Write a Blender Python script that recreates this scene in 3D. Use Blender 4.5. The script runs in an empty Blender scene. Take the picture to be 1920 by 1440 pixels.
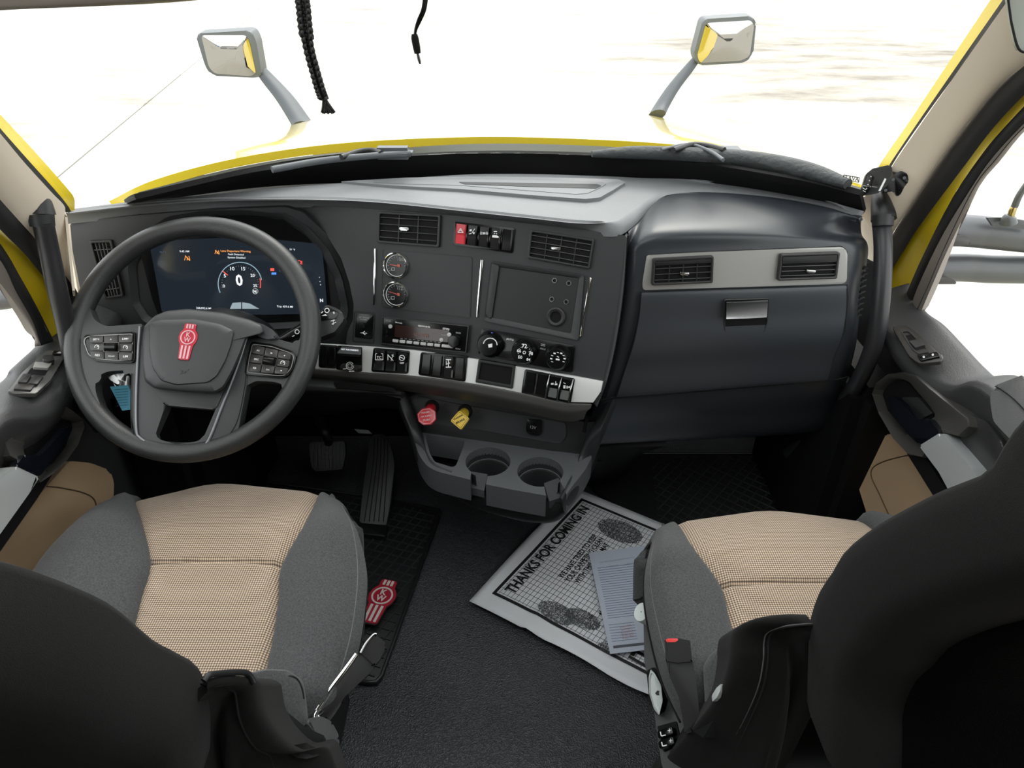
import bpy, bmesh, math, random
from mathutils import Vector, Matrix
from math import sin, cos, pi, radians, sqrt
random.seed(7)
SC = bpy.context.scene
COL = SC.collection
# ------------------------------------------------------------------ camera, world, exposure
FPX, PIT = 1331.0, radians(33.0)
CAM = Vector((0, 0, 1.40))
cd = bpy.data.cameras.new('camera'); co = bpy.data.objects.new('camera', cd); COL.objects.link(co)
co.location = CAM; co.rotation_euler = (radians(90) - PIT, 0, 0)
cd.sensor_width = 36; cd.sensor_fit = 'HORIZONTAL'; cd.lens = FPX / 1920 * 36; cd.clip_start = 0.02
SC.camera = co
SC.view_settings.view_transform = 'Standard'; SC.view_settings.look = 'None'
SC.view_settings.gamma = 1; SC.view_settings.use_curve_mapping = False
SC.view_settings.exposure = 1.12
w = bpy.data.worlds.new('overcast_sky'); SC.world = w; w.use_nodes = True
wn = w.node_tree.nodes; wl = w.node_tree.links
bg = wn['Background']; bg.inputs['Strength'].default_value = 1.5
tc = wn.new('ShaderNodeTexCoord'); sp = wn.new('ShaderNodeSeparateXYZ'); cr = wn.new('ShaderNodeValToRGB')
wl.new(tc.outputs['Generated'], sp.inputs[0]); wl.new(sp.outputs['Z'], cr.inputs[0]); wl.new(cr.outputs[0], bg.inputs[0])
cr.color_ramp.elements[0].color = (.87, .89, .91, 1); cr.color_ramp.elements[1].color = (.97, .99, 1.0, 1)
sd = bpy.data.lights.new('sun', 'SUN'); so = bpy.data.objects.new('sun', sd); COL.objects.link(so)
sd.energy = 0.8; sd.angle = radians(25); sd.color = (1, .97, .9); so.rotation_euler = (radians(-38), radians(12), 0)
# ------------------------------------------------------------------ pixel <-> place helpers
def ray(px, py):
    u = (px - 960) / FPX; v = (720 - py) / FPX
    return Vector((u, cos(PIT) + v * sin(PIT), -sin(PIT) + v * cos(PIT)))
def atZ(px, py, z): r = ray(px, py); return CAM + r * ((z - CAM.z) / r.z)
def atY(px, py, y): r = ray(px, py); return CAM + r * (y / r.y)
def atX(px, py, x): r = ray(px, py); return CAM + r * (x / r.x)
class Pl:
    def __init__(s, o, n):
        s.o = Vector(o); s.n = Vector(n).normalized()
        up = Vector((0, 0, 1)) if abs(s.n.z) < .95 else Vector((0, 1, 0))
        s.ex = up.cross(s.n).normalized(); s.ey = s.n.cross(s.ex)
    def hit(s, px, py, off=0.0):
        r = ray(px, py); o = s.o + s.n * off
        return CAM + r * ((o - CAM).dot(s.n) / r.dot(s.n))
    def off(s, d): return Pl(s.o + s.n * d, s.n)
def pl3(a, b, c):
    n = (b - a).cross(c - a).normalized()
    if n.dot(CAM - a) < 0: n = -n
    return Pl(a, n)
# ------------------------------------------------------------------ materials
MATS = {}
def mat(name, col, rough=.5, metal=0., bump=None, var=None, emit=None, coat=0., spec=.5, sheen=0.):
    """bump=(kind, scale, strength, distance)  var=(scale, amount, colour2)"""
    if name in MATS: return MATS[name]
    m = bpy.data.materials.new(name); m.use_nodes = True; MATS[name] = m
    nt = m.node_tree; N = nt.nodes; L = nt.links; b = N['Principled BSDF']
    b.inputs['Base Color'].default_value = (*col, 1); b.inputs['Roughness'].default_value = rough
    b.inputs['Metallic'].default_value = metal; b.inputs['Specular IOR Level'].default_value = spec
    b.inputs['Coat Weight'].default_value = coat; b.inputs['Coat Roughness'].default_value = .05
    b.inputs['Sheen Weight'].default_value = sheen
    t = N.new('ShaderNodeTexCoord')
    if emit:
        b.inputs['Emission Color'].default_value = (*emit[0], 1); b.inputs['Emission Strength'].default_value = emit[1]
    if var:
        n = N.new('ShaderNodeTexNoise'); n.inputs['Scale'].default_value = var[0]; n.inputs['Detail'].default_value = 6
        r = N.new('ShaderNodeValToRGB'); L.new(t.outputs['Object'], n.inputs['Vector']); L.new(n.outputs['Fac'], r.inputs[0])
        r.color_ramp.elements[0].position = .5 - var[1]; r.color_ramp.elements[1].position = .5 + var[1]
        r.color_ramp.elements[0].color = (*var[2], 1); r.color_ramp.elements[1].color = (*col, 1)
        L.new(r.outputs[0], b.inputs['Base Color'])
    if bump:
        k, s, st, d = bump
        if k == 'voronoi': n = N.new('ShaderNodeTexVoronoi'); o = n.outputs['Distance']
        else: n = N.new('ShaderNodeTexNoise'); n.inputs['Detail'].default_value = 4; o = n.outputs['Fac']
        n.inputs['Scale'].default_value = s; L.new(t.outputs['Object'], n.inputs['Vector'])
        bp = N.new('ShaderNodeBump'); bp.inputs['Strength'].default_value = st; bp.inputs['Distance'].default_value = d
        L.new(o, bp.inputs['Height']); L.new(bp.outputs[0], b.inputs['Normal'])
    return m
PAD = mat('dash_pad_grain', (.165, .172, .178), .5, bump=('voronoi', 520, .35, .0006), var=(9, .35, (.185, .192, .198)))
PLA = mat('dash_plastic', (.019, .020, .0215), .5, bump=('noise', 900, .25, .0004))
PLG = mat('glovebox_plastic', (.028, .032, .038), .36, bump=('noise', 900, .2, .0004))
PLD = mat('dark_plastic', (.009, .0095, .010), .45, bump=('noise', 900, .15, .0003))
BLK = mat('black_gloss', (.004, .004, .0045), .2, spec=.35)
BLM = mat('black_matte', (.004, .004, .004), .7, spec=.2)
RUB = mat('black_rubber', (.012, .012, .012), .55)
CON = mat('console_plastic', (.095, .100, .104), .42, bump=('noise', 1400, .35, .0004), var=(700, .2, (.066, .070, .074)))
SIL = mat('silver_trim', (.74, .75, .74), .42, .25, bump=('noise', 300, .1, .0003))
SLW = mat('warm_silver_trim', (.36, .355, .34), .42, .4)
CHR = mat('chrome', (.85, .85, .86), .08, 1.)
CHD = mat('dull_chrome', (.5, .5, .5), .25, 1.)
WHT = mat('white_print', (.8, .8, .8), .5)
WHE = mat('lit_white_print', (.7, .72, .74), .5, emit=((.8, .85, .9), .35))
GRT = mat('grey_print', (.35, .36, .37), .5)
RED = mat('red_plastic', (.50, .018, .03), .35, coat=.3)
REDB = mat('red_badge', (.42, .015, .035), .4)
YEK = mat('yellow_knob', (.78, .52, .05), .4)
YEL = mat('yellow_paint', (.72, .53, .015), .35, coat=.2, var=(3, .3, (.70, .53, .012)))
YEH = mat('hood_yellow_paint', (.74, .56, .03), .28, coat=1.)
BEI = mat('beige_trim', (.84, .74, .60), .6, bump=('noise', 500, .1, .0003))
TAU = mat('taupe_door_trim', (.20, .175, .155), .55, bump=('noise', 700, .2, .0004))
DOOR = mat('door_panel_grain', (.034, .0345, .035), .5, bump=('voronoi', 420, .35, .0007))
DOORS = mat('door_satin', (.026, .026, .0265), .35)
TANV = mat('tan_vinyl', (.43, .30, .18), .5, bump=('voronoi', 500, .2, .0005))
SLV = mat('satin_silver_pull', (.42, .44, .44), .35, .35)
LEA = mat('wheel_leather', (.024, .025, .025), .40, bump=('voronoi', 650, .4, .0006))
WHG = mat('wheel_hub_plastic', (.028, .0295, .031), .5, bump=('noise', 1200, .3, .0004))
WHB = mat('wheel_bezel', (.055, .057, .06), .3)
FLO = mat('floor_rubber', (.055, .058, .063), .33, bump=('voronoi', 330, .9, .0022), var=(5, .3, (.040, .042, .047)))
MATR = mat('mat_rubber', (.014, .0145, .015), .38)
FABG = mat('charcoal_fabric', (.058, .060, .062), .9, bump=('noise', 1500, .6, .0008), var=(420, .16, (.026, .027, .028)), sheen=.12)
FABD = mat('dark_fabric', (.0085, .0085, .008), .95, bump=('noise', 1200, .5, .0008), var=(300, .2, (.006, .006, .0055)), sheen=.03, spec=.2)
FABB = mat('seat_back_carpet', (.0022, .0022, .0022), 1.0, spec=.05, bump=('noise', 500, .8, .002))
STI = mat('stitching', (.10, .10, .10), .8)
STD = mat('dark_seam', (.008, .008, .008), .9)
LGP = mat('light_grey_plastic', (.50, .54, .53), .35)
PAP = mat('paper_white', (.82, .84, .88), .7, var=(14, .25, (.76, .78, .81)))
PAI = mat('invoice_paper', (.55, .60, .70), .7)
INK = mat('black_ink', (.012, .012, .012), .6)
INKG = mat('grid_ink', (.10, .11, .12), .7)
BLUI = mat('blue_ink', (.16, .22, .36), .7)
HMG = mat('hood_mirror_grey', (.09, .10, .108), .5)
SEAL = mat('door_seal', (.014, .014, .015), .6)
BRN = mat('dark_trim_gloss', (.028, .026, .024), .35)
BLT = mat('tag_blue', (.13, .48, .66), .6)
SCR = mat('screen_glass', (.012, .015, .021), .12, emit=((.07, .10, .14), .06), coat=.5)
RSC = mat('radio_screen', (.03, .014, .012), .15)
ORA = mat('orange_glow', (.6, .22, .05), .5, emit=((.9, .35, .08), .5))
REDG = mat('red_glow', (.7, .05, .04), .5, emit=((.9, .08, .06), .6))
BLG = mat('blue_glow', (.1, .15, .8), .5, emit=((.15, .22, 1), .9))
MIR = mat('mirror_glass', (.40, .385, .36), .02, 1.)
def tan_fabric():
    m = mat('tan_weave', (.5, .4, .3), .95, sheen=.2); nt = m.node_tree; N = nt.nodes; L = nt.links; b = N['Principled BSDF']
    t = N.new('ShaderNodeTexCoord'); s = N.new('ShaderNodeSeparateXYZ'); L.new(t.outputs['Object'], s.inputs[0])
    def wv(o, k):
        a = N.new('ShaderNodeMath'); a.operation = 'MULTIPLY'; a.inputs[1].default_value = k; L.new(o, a.inputs[0])
        c = N.new('ShaderNodeMath'); c.operation = 'SINE'; L.new(a.outputs[0], c.inputs[0]); return c.outputs[0]
    sx = wv(s.outputs['X'], 2 * pi / .0037); sy = wv(s.outputs['Y'], 2 * pi / .0041)
    mx = N.new('ShaderNodeMath'); mx.operation = 'MAXIMUM'; L.new(sx, mx.inputs[0]); L.new(sy, mx.inputs[1])
    pr = N.new('ShaderNodeMath'); pr.operation = 'MULTIPLY'; L.new(sx, pr.inputs[0]); L.new(sy, pr.inputs[1])
    ad = N.new('ShaderNodeMath'); ad.operation = 'ADD'; L.new(mx.outputs[0], ad.inputs[0]); L.new(pr.outputs[0], ad.inputs[1])
    r = N.new('ShaderNodeValToRGB'); L.new(ad.outputs[0], r.inputs[0])
    e = r.color_ramp.elements; e[0].position = .0; e[0].color = (.10, .07, .05, 1); e[1].position = .45; e[1].color = (.50, .39, .285, 1)
    L.new(r.outputs[0], b.inputs['Base Color'])
    bp = N.new('ShaderNodeBump'); bp.inputs['Strength'].default_value = .4; bp.inputs['Distance'].default_value = .0006
    L.new(ad.outputs[0], bp.inputs['Height']); L.new(bp.outputs[0], b.inputs['Normal']); return m
TANF = tan_fabric()
def concrete():
    m = mat('pale_concrete', (.50, .48, .42), .9); nt = m.node_tree; N = nt.nodes; L = nt.links; b = N['Principled BSDF']
    t = N.new('ShaderNodeTexCoord'); mp = N.new('ShaderNodeMapping'); mp.inputs['Scale'].default_value = (.35, .8, 1); L.new(t.outputs['Object'], mp.inputs[0])
    n1 = N.new('ShaderNodeTexNoise'); n1.inputs['Scale'].default_value = .9; n1.inputs['Detail'].default_value = 12; n1.inputs['Roughness'].default_value = .72; L.new(mp.outputs[0], n1.inputs['Vector'])
    n2 = N.new('ShaderNodeTexNoise'); n2.inputs['Scale'].default_value = .12; n2.inputs['Detail'].default_value = 3; L.new(t.outputs['Object'], n2.inputs['Vector'])
    # worn, stained patch ahead and to the right of the truck
    vm = N.new('ShaderNodeVectorMath'); vm.operation = 'DISTANCE'; vm.inputs[1].default_value = (9.5, 17.5, -1.2); L.new(t.outputs['Object'], vm.inputs[0])
    mr = N.new('ShaderNodeMapRange'); mr.inputs['From Min'].default_value = 1; mr.inputs['From Max'].default_value = 10; mr.inputs['To Min'].default_value = .19; mr.inputs['To Max'].default_value = 0; L.new(vm.outputs['Value'], mr.inputs['Value'])
    a = N.new('ShaderNodeMath'); a.operation = 'SUBTRACT'; L.new(n1.outputs['Fac'], a.inputs[0]); L.new(mr.outputs[0], a.inputs[1])
    a2 = N.new('ShaderNodeMath'); a2.operation = 'MULTIPLY_ADD'; a2.inputs[1].default_value = .35; L.new(n2.outputs['Fac'], a2.inputs[0]); L.new(a.outputs[0], a2.inputs[2])
    r = N.new('ShaderNodeValToRGB'); L.new(a2.outputs[0], r.inputs[0]); e = r.color_ramp.elements
    e[0].position = .36; e[0].color = (.13, .11, .09, 1); e[1].position = .60; e[1].color = (.39, .38, .345, 1)
    k = r.color_ramp.elements.new(.53); k.color = (.30, .275, .235, 1)
    L.new(r.outputs[0], b.inputs['Base Color']); return m
CONC = concrete()
def glass_mat(name, tint, refl=.06):
    m = bpy.data.materials.new(name); m.use_nodes = True; N = m.node_tree.nodes; L = m.node_tree.links
    N.remove(N['Principled BSDF']); o = N['Material Output']
    t = N.new('ShaderNodeBsdfTransparent'); t.inputs[0].default_value = (*tint, 1); g = N.new('ShaderNodeBsdfGlossy'); g.inputs['Roughness'].default_value = .0
    x = N.new('ShaderNodeMixShader'); x.inputs[0].default_value = refl; L.new(t.outputs[0], x.inputs[1]); L.new(g.outputs[0], x.inputs[2]); L.new(x.outputs[0], o.inputs[0]); return m
GLS = glass_mat('window_glass', (.98, .985, .975), .015)
# ------------------------------------------------------------------ mesh helpers
def link(name, bm, m, parent=None, smooth=None, label=None):
    bmesh.ops.recalc_face_normals(bm, faces=bm.faces)
    me = bpy.data.meshes.new(name); bm.to_mesh(me); bm.free()
    o = bpy.data.objects.new(name, me); COL.objects.link(o)
    me.materials.append(m)
    if smooth is not None:
        for p in me.polygons: p.use_smooth = True
        if smooth < 180:
            me.set_sharp_from_angle(angle=radians(smooth))
    if parent: o.parent = parent
    if label: o['label'] = label
    return o
def tag(o, label, cat, group=None):
    o['label'] = label; o['category'] = cat
    if group: o['group'] = group
    return o
def thing(name, label, cat, loc=(0, 0, 0), group=None):
    o = bpy.data.objects.new(name, None); COL.objects.link(o); o.empty_display_size = .02
    return tag(o, label, cat, group)
def struct(o): o['kind'] = 'structure'; return o
def catm(P, n, closed=False):
    P = [Vector(p) for p in P]; m = len(P)
    if m < 3:
        return [P[0].lerp(P[-1], i / (n - 1)) for i in range(n)]
    out = []; segs = m if closed else m - 1
    for i in range(n):
        t = i / n * segs if closed else i / (n - 1) * segs
        k = min(int(t), segs - 1); f = t - k
        g = lambda j: P[j % m] if closed else (P[j] if 0 <= j < m else (P[0] * 2 - P[1] if j < 0 else P[-1] * 2 - P[-2]))
        a, b, c, d = g(k - 1), g(k), g(k + 1), g(k + 2)
        out.append(.5 * ((2 * b) + (c - a) * f + (2 * a - 5 * b + 4 * c - d) * f * f + (3 * b - a - 3 * c + d) * f ** 3))
    return out
def grid(bm, rows, closed=False, capends=False):
    V = [[bm.verts.new(p) for p in r] for r in rows]; n = len(rows[0])
    for i in range(len(V) - 1):
        for j in range(n if closed else n - 1):
            try: bm.faces.new((V[i][j], V[i][(j + 1) % n], V[i + 1][(j + 1) % n], V[i + 1][j]))
            except ValueError: pass
    if capends:
        bm.faces.new(V[0]); bm.faces.new(V[-1])
    return V
def surf(rows, nu=24, nv=12, closed=False):
    R = [catm(r, nu, closed) for r in rows]
    cols = [catm([r[j] for r in R], nv) for j in range(len(R[0]))]
    return [[cols[j][i] for j in range(len(cols))] for i in range(nv)]
def sheet(name, rows, m, parent=None, th=.006, nu=24, nv=12, label=None, spl=True, smooth=50):
    bm = bmesh.new(); grid(bm, surf(rows, nu, nv) if spl else rows)
    bmesh.ops.recalc_face_normals(bm, faces=bm.faces)
    f = bm.faces[:] ; c = sum((x.normal.dot(CAM - x.calc_center_median()) for x in f))
    if c < 0: bmesh.ops.reverse_faces(bm, faces=f)
    bm.normal_update()
    top = list(bm.verts); bot = {v: bm.verts.new(v.co - v.normal * th) for v in top}
    be = [e for e in bm.edges if len(e.link_faces) == 1]
    for x in f:
        bm.faces.new([bot[v] for v in reversed(x.verts)])
    for e in be:
        bm.faces.new((e.verts[0], e.verts[1], bot[e.verts[1]], bot[e.verts[0]]))
    return link(name, bm, m, parent, smooth, label)
def tube_bm(bm, pts, r, seg=10, closed=False, caps=True, flat=1.):
    n = len(pts); rr = r if isinstance(r, (list, tuple)) else [r] * n; rings = []; pu = None
    for i, p in enumerate(pts):
        a = pts[(i - 1) % n] if (closed or i) else p; b = pts[(i + 1) % n] if (closed or i < n - 1) else p
        d = (b - a).normalized()
        if pu is None: pu = d.orthogonal().normalized() if abs(d.z) > .9 else d.cross(Vector((0, 0, 1))).normalized()
        pu = (pu - d * pu.dot(d)).normalized(); q = d.cross(pu)
        rings.append([p + (pu * cos(2 * pi * k / seg) + q * sin(2 * pi * k / seg) * flat) * rr[i] for k in range(seg)])
    if closed: rings.append(rings[0])
    V = [[bm.verts.new(c) for c in rg] for rg in rings]
    for i in range(len(V) - 1):
        for k in range(seg): bm.faces.new((V[i][k], V[i][(k + 1) % seg], V[i + 1][(k + 1) % seg], V[i + 1][k]))
    if closed: bmesh.ops.remove_doubles(bm, verts=bm.verts, dist=1e-6)
    elif caps: bm.faces.new(V[0]); bm.faces.new(V[-1])
def tube(name, pts, r, m, parent=None, seg=10, n=None, closed=False, label=None, flat=1.):
    if n:
        if isinstance(r, (list, tuple)):
            r = [v.x for v in catm([Vector((x, 0, 0)) for x in r], n)]
        pts = catm(pts, n, closed)
    bm = bmesh.new(); tube_bm(bm, pts, r, seg, closed, flat=flat); return link(name, bm, m, parent, 60, label)
def fil(P, r, seg=4):
    """round the corners of a pixel polygon"""
    out = []; n = len(P); R = r if isinstance(r, (list, tuple)) else [r] * n
    for i in range(n):
        p = Vector(P[i]); a = Vector(P[i - 1]) - p; b = Vector(P[(i + 1) % n]) - p
        rr = min(R[i], a.length * .48, b.length * .48)
        if rr < .3: out.append(tuple(p)); continue
        s = p + a.normalized() * rr; e = p + b.normalized() * rr
        for k in range(seg + 1):
            t = k / seg; out.append(tuple(s * (1 - t) ** 2 + p * 2 * t * (1 - t) + e * t * t))
    return out
def prism_bm(bm, front, n, depth, bev=0, bseg=2):
    F = [bm.verts.new(p) for p in front]; B = [bm.verts.new(p - n * depth) for p in front]
    f = bm.faces.new(F); bm.faces.new(list(reversed(B))); k = len(F)
    for i in range(k): bm.faces.new((F[i], B[i], B[(i + 1) % k], F[(i + 1) % k]))
    if bev:
        es = list(f.edges); bmesh.ops.bevel(bm, geom=es, offset=bev, segments=bseg, affect='EDGES', profile=.6)
def slab(name, P, pl, m, parent=None, off=0., depth=.01, r=0, bev=0, label=None, smooth=40):
    bm = bmesh.new(); Q = fil(P, r) if r else P
    prism_bm(bm, [pl.hit(*p, off) for p in Q], pl.n, depth, bev)
    return link(name, bm, m, parent, smooth, label)
def ring(name, Po, Pi, pl, m, parent=None, off=0., depth=.01, bev=0, label=None, offi=None):
    bm = bmesh.new(); n = len(Po); offi = off if offi is None else offi
    A = [bm.verts.new(pl.hit(*p, off)) for p in Po]; B = [bm.verts.new(pl.hit(*p, offi)) for p in Pi]
    A2 = [bm.verts.new(v.co - pl.n * (depth + off - min(off, offi))) for v in A]; B2 = [bm.verts.new(v.co - pl.n * depth) for v in B]; top = []
    for i in range(n):
        j = (i + 1) % n
        top.append(bm.faces.new((A[i], A[j], B[j], B[i]))); bm.faces.new((A[i], A2[i], A2[j], A[j])); bm.faces.new((B[i], B[j], B2[j], B2[i])); bm.faces.new((A2[i], B2[i], B2[j], A2[j]))
    if bev:
        es = [e for f in top for e in f.edges if sum(1 for x in e.link_faces if x in top) == 1]
        bmesh.ops.bevel(bm, geom=es, offset=bev, segments=2, affect='EDGES', profile=.6)
    return link(name, bm, m, parent, 40, label)
def inset(P, d):
    c = Vector((sum(p[0] for p in P) / len(P), sum(p[1] for p in P) / len(P))); out = []
    n = len(P)
    ar = sum(P[i][0] * P[(i + 1) % n][1] - P[(i + 1) % n][0] * P[i][1] for i in range(n)); s = 1 if ar > 0 else -1
    for i in range(n):
        p = Vector(P[i]); e1 = (p - Vector(P[i - 1])).normalized(); e2 = (Vector(P[(i + 1) % n]) - p).normalized()
        n1 = Vector((-e1.y, e1.x)) * s; n2 = Vector((-e2.y, e2.x)) * s; b = (n1 + n2)
        if b.length < .1: b = n1
        b.normalize(); k = max(.5, b.dot(n1)); out.append(tuple(p + b * (d / k)))
    return out
def q2(Q, s, t):
    """TL,TR,BR,BL pixel quad"""
    a = Vector(Q[0]).lerp(Vector(Q[1]), s); b = Vector(Q[3]).lerp(Vector(Q[2]), s); return tuple(a.lerp(b, t))
def sub(Q, s0, t0, s1, t1): return [q2(Q, s0, t0), q2(Q, s1, t0), q2(Q, s1, t1), q2(Q, s0, t1)]
def circ(pl, c3, r, n=28, off=0): return [c3 + pl.n * off + (pl.ex * cos(2 * pi * k / n) + pl.ey * sin(2 * pi * k / n)) * r for k in range(n)]
def disc(name, pl, c3, r, m, parent, off=0, depth=.004, bev=0, n=28, label=None):
    bm = bmesh.new(); prism_bm(bm, circ(pl, c3, r, n, off), pl.n, depth, bev); return link(name, bm, m, parent, 40, label)
def lathe(name, pl, c3, prof, m, parent, n=28, label=None, cap=True):
    """profile of (radius, height along the normal)"""
    bm = bmesh.new(); rows = [circ(pl, c3, r, n, h) for r, h in prof]; V = grid(bm, rows, True)
    if cap: bm.faces.new(V[-1])
    return link(name, bm, m, parent, 40, label)
def dome(name, P, pl, levels, m, parent, label=None, r=6):
    Q = fil(P, r, 5); c = Vector((sum(p[0] for p in Q) / len(Q), sum(p[1] for p in Q) / len(Q))); bm = bmesh.new(); rows = []
    for sc_, off in levels: rows.append([pl.hit(*(c + (Vector(p) - c) * sc_), off) for p in Q])
    V = grid(bm, rows, True); bm.faces.new(V[-1]); return link(name, bm, m, parent, 50, label)
_fonts = {}
def text(s, p0, p1, pl, m, parent, off=.0005, hr=1., name='lettering', th=.0002, label=None, bold=0.):
    """baseline runs from pixel p0 to pixel p1 on plane pl"""
    cu = bpy.data.curves.new('t', 'FONT'); cu.body = s; cu.size = 1; cu.resolution_u = 2; cu.offset = bold
    ob = bpy.data.objects.new('t', cu); COL.objects.link(ob)
    dg = bpy.context.evaluated_depsgraph_get(); me = bpy.data.meshes.new_from_object(ob.evaluated_get(dg))
    bpy.data.objects.remove(ob); bpy.data.curves.remove(cu)
    if not me.vertices: return None
    xs = [v.co.x for v in me.vertices]; x0, x1 = min(xs), max(xs)
    a = pl.hit(*p0, off); b = pl.hit(*p1, off); ex = (b - a); k = ex.length / (x1 - x0); ex.normalize(); ey = pl.n.cross(ex)
    for v in me.vertices: v.co = a + ex * ((v.co.x - x0) * k) + ey * (v.co.y * k * hr) + pl.n * th
    me.name = name; o = bpy.data.objects.new(name, me); COL.objects.link(o); me.materials.clear(); me.materials.append(m)
    if parent: o.parent = parent
    if label: o['label'] = label
    return o
def marks(name, polys, pl, m, parent, off=.0006, label=None, th=.0003):
    """several small flat printed marks in one mesh; polys are pixel polygons"""
    bm = bmesh.new()
    for P in polys: prism_bm(bm, [pl.hit(*p, off) for p in P], pl.n, th)
    return link(name, bm, m, parent, None, label)
def lin(p, q, wd):
    p = Vector(p); q = Vector(q); d = (q - p).normalized(); n = Vector((-d.y, d.x)) * wd / 2
    return [tuple(p + n), tuple(q + n), tuple(q - n), tuple(p - n)]
def arcl(c, r, a0, a1, wd, n=8, sy=1.):
    P = [(c[0] + r * cos(radians(a0 + (a1 - a0) * k / n)), c[1] + r * sy * sin(radians(a0 + (a1 - a0) * k / n))) for k in range(n + 1)]
    return [lin(P[k], P[k + 1], wd) for k in range(n)]
def box(bm, c, s, R=None):
    g = bmesh.ops.create_cube(bm, size=1)['verts']
    M = Matrix.Translation(c) @ (R.to_4x4() if R else Matrix.Identity(4)) @ Matrix.Diagonal((*s, 1)); bmesh.ops.transform(bm, matrix=M, verts=g)
    return g
def boxo(name, c, s, m, parent=None, R=None, bev=0, label=None):
    bm = bmesh.new(); box(bm, Vector(c), s, R)
    if bev: bmesh.ops.bevel(bm, geom=bm.edges[:], offset=bev, segments=2, affect='EDGES')
    return link(name, bm, m, parent, 40, label)
def boolean(o, cutters):
    for c in cutters:
        md = o.modifiers.new('b', 'BOOLEAN'); md.object = c; md.operation = 'DIFFERENCE'; md.solver = 'EXACT'
    bpy.context.view_layer.update()
    me = bpy.data.meshes.new_from_object(o.evaluated_get(bpy.context.evaluated_depsgraph_get()))
    o.modifiers.clear(); o.data = me
    for c in cutters: bpy.data.objects.remove(c)
# ------------------------------------------------------------------ main planes of the dashboard
PC = pl3(atZ(655, 385, .905), atZ(1175, 440, .905), atY(900, 690, 1.25))      # centre fascia
PD = pl3(atZ(130, 410, .90), atZ(540, 392, .90), atY(400, 640, 1.36))         # driver fascia
PG = pl3(atZ(1210, 480, .866), atZ(1585, 465, .866), atY(1300, 740, 1.25))    # glovebox side
PK = pl3(atZ(800, 812, .43), atZ(1075, 850, .43), atY(900, 745, 1.30))        # valve panel
PW = Pl((-.588, 1.148, .761), (0, -.7071, .7071))                             # steering wheel
PF = Pl((0, 0, 0), (0, 0, 1))                                                 # floor
XL, XR = -.90, .865
GZ = -1.2
def V3_(x, y, z): return Vector((x, y, z))
# ================================================================== OUTSIDE
ge = bpy.data.objects.new('ground', None); COL.objects.link(ge); ge['kind'] = 'structure'
boxo('joint_bed', (0, 20, GZ - .12), (400, 400, .1), mat('joint_dirt', (.16, .15, .13), .9), ge)
a1, b1 = atZ(110, 330, GZ), atZ(500, 6, GZ); a2, b2 = atZ(85, 117, GZ), atZ(345, 139, GZ)
d1 = (b1 - a1).normalized(); n1 = Vector((-d1.y, d1.x, 0)); d2 = (b2 - a2).normalized(); n2 = Vector((-d2.y, d2.x, 0))
s = (b2 - a1).dot(d1); k = a1 + d1 * ((b2 - a1).dot(d1)); R_ = 180; g_ = .011
def gslab(P):
    bm = bmesh.new(); prism_bm(bm, P, Vector((0, 0, 1)), .06, .008, 1); return link('concrete_slab', bm, CONC, ge)
gslab([k - d1 * R_ - n1 * g_, k - d1 * R_ - n1 * R_, k + d1 * R_ - n1 * R_, k + d1 * R_ - n1 * g_])
gslab([k + n1 * g_ + n2 * g_, k + n1 * g_ + d1 * R_, k + d1 * R_ + n1 * R_, k - d2 * R_ + n2 * g_])
gslab([k + n1 * g_ - n2 * g_, k - d2 * R_ - n2 * g_, k - d1 * R_ + n1 * R_, k + n1 * g_ - d1 * R_])
# hood
hood = thing('truck_hood', 'yellow truck hood beyond the windshield, washed out by glare', 'hood')
def hrow(P, z): return [atZ(x, y, zz) for (x, y), zz in zip(P, z)]
H = [hrow([(215, 392), (300, 352), (450, 312), (640, 284), (880, 272), (1100, 276), (1300, 290), (1480, 322), (1640, 372)], [.84, .87, .90, .915, .92, .915, .90, .87, .84]),
     hrow([(262, 372), (372, 318), (500, 282), (660, 260), (870, 250), (1080, 252), (1270, 268), (1430, 300), (1600, 350)], [.78, .86, .89, .91, .915, .91, .89, .86, .78]),
     hrow([(395, 310), (460, 280), (560, 252), (690, 240), (870, 232), (1040, 234), (1210, 240), (1330, 262), (1440, 300)], [.72, .80, .84, .86, .865, .86, .84, .80, .72]),
     hrow([(520, 262), (548, 248), (610, 232), (720, 224), (870, 217), (1020, 216), (1150, 218), (1235, 230), (1300, 250)], [.62, .71, .77, .80, .805, .80, .77, .71, .62]),
     [Vector((x, 3.45 - .35 * abs(x) ** 2, z)) for x, z in [(-.86, .50), (-.8, .6), (-.6, .66), (-.35, .70), (-.1, .71), (.15, .70), (.42, .66), (.62, .6), (.70, .5)]],
     [Vector((x, 3.55 - .35 * abs(x) ** 2, .1)) for x in (-.86, -.8, -.6, -.35, -.1, .15, .42, .62, .70)]]
sheet('hood_panel', H, YEH, hood, .02, 48, 40)
for sx, x0 in ((-1, -.88), (1, .74)):
    boxo('fender', (x0, 2.85, -.05), (.3, 1.4, .9), YEH, hood, bev=.12)
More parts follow.
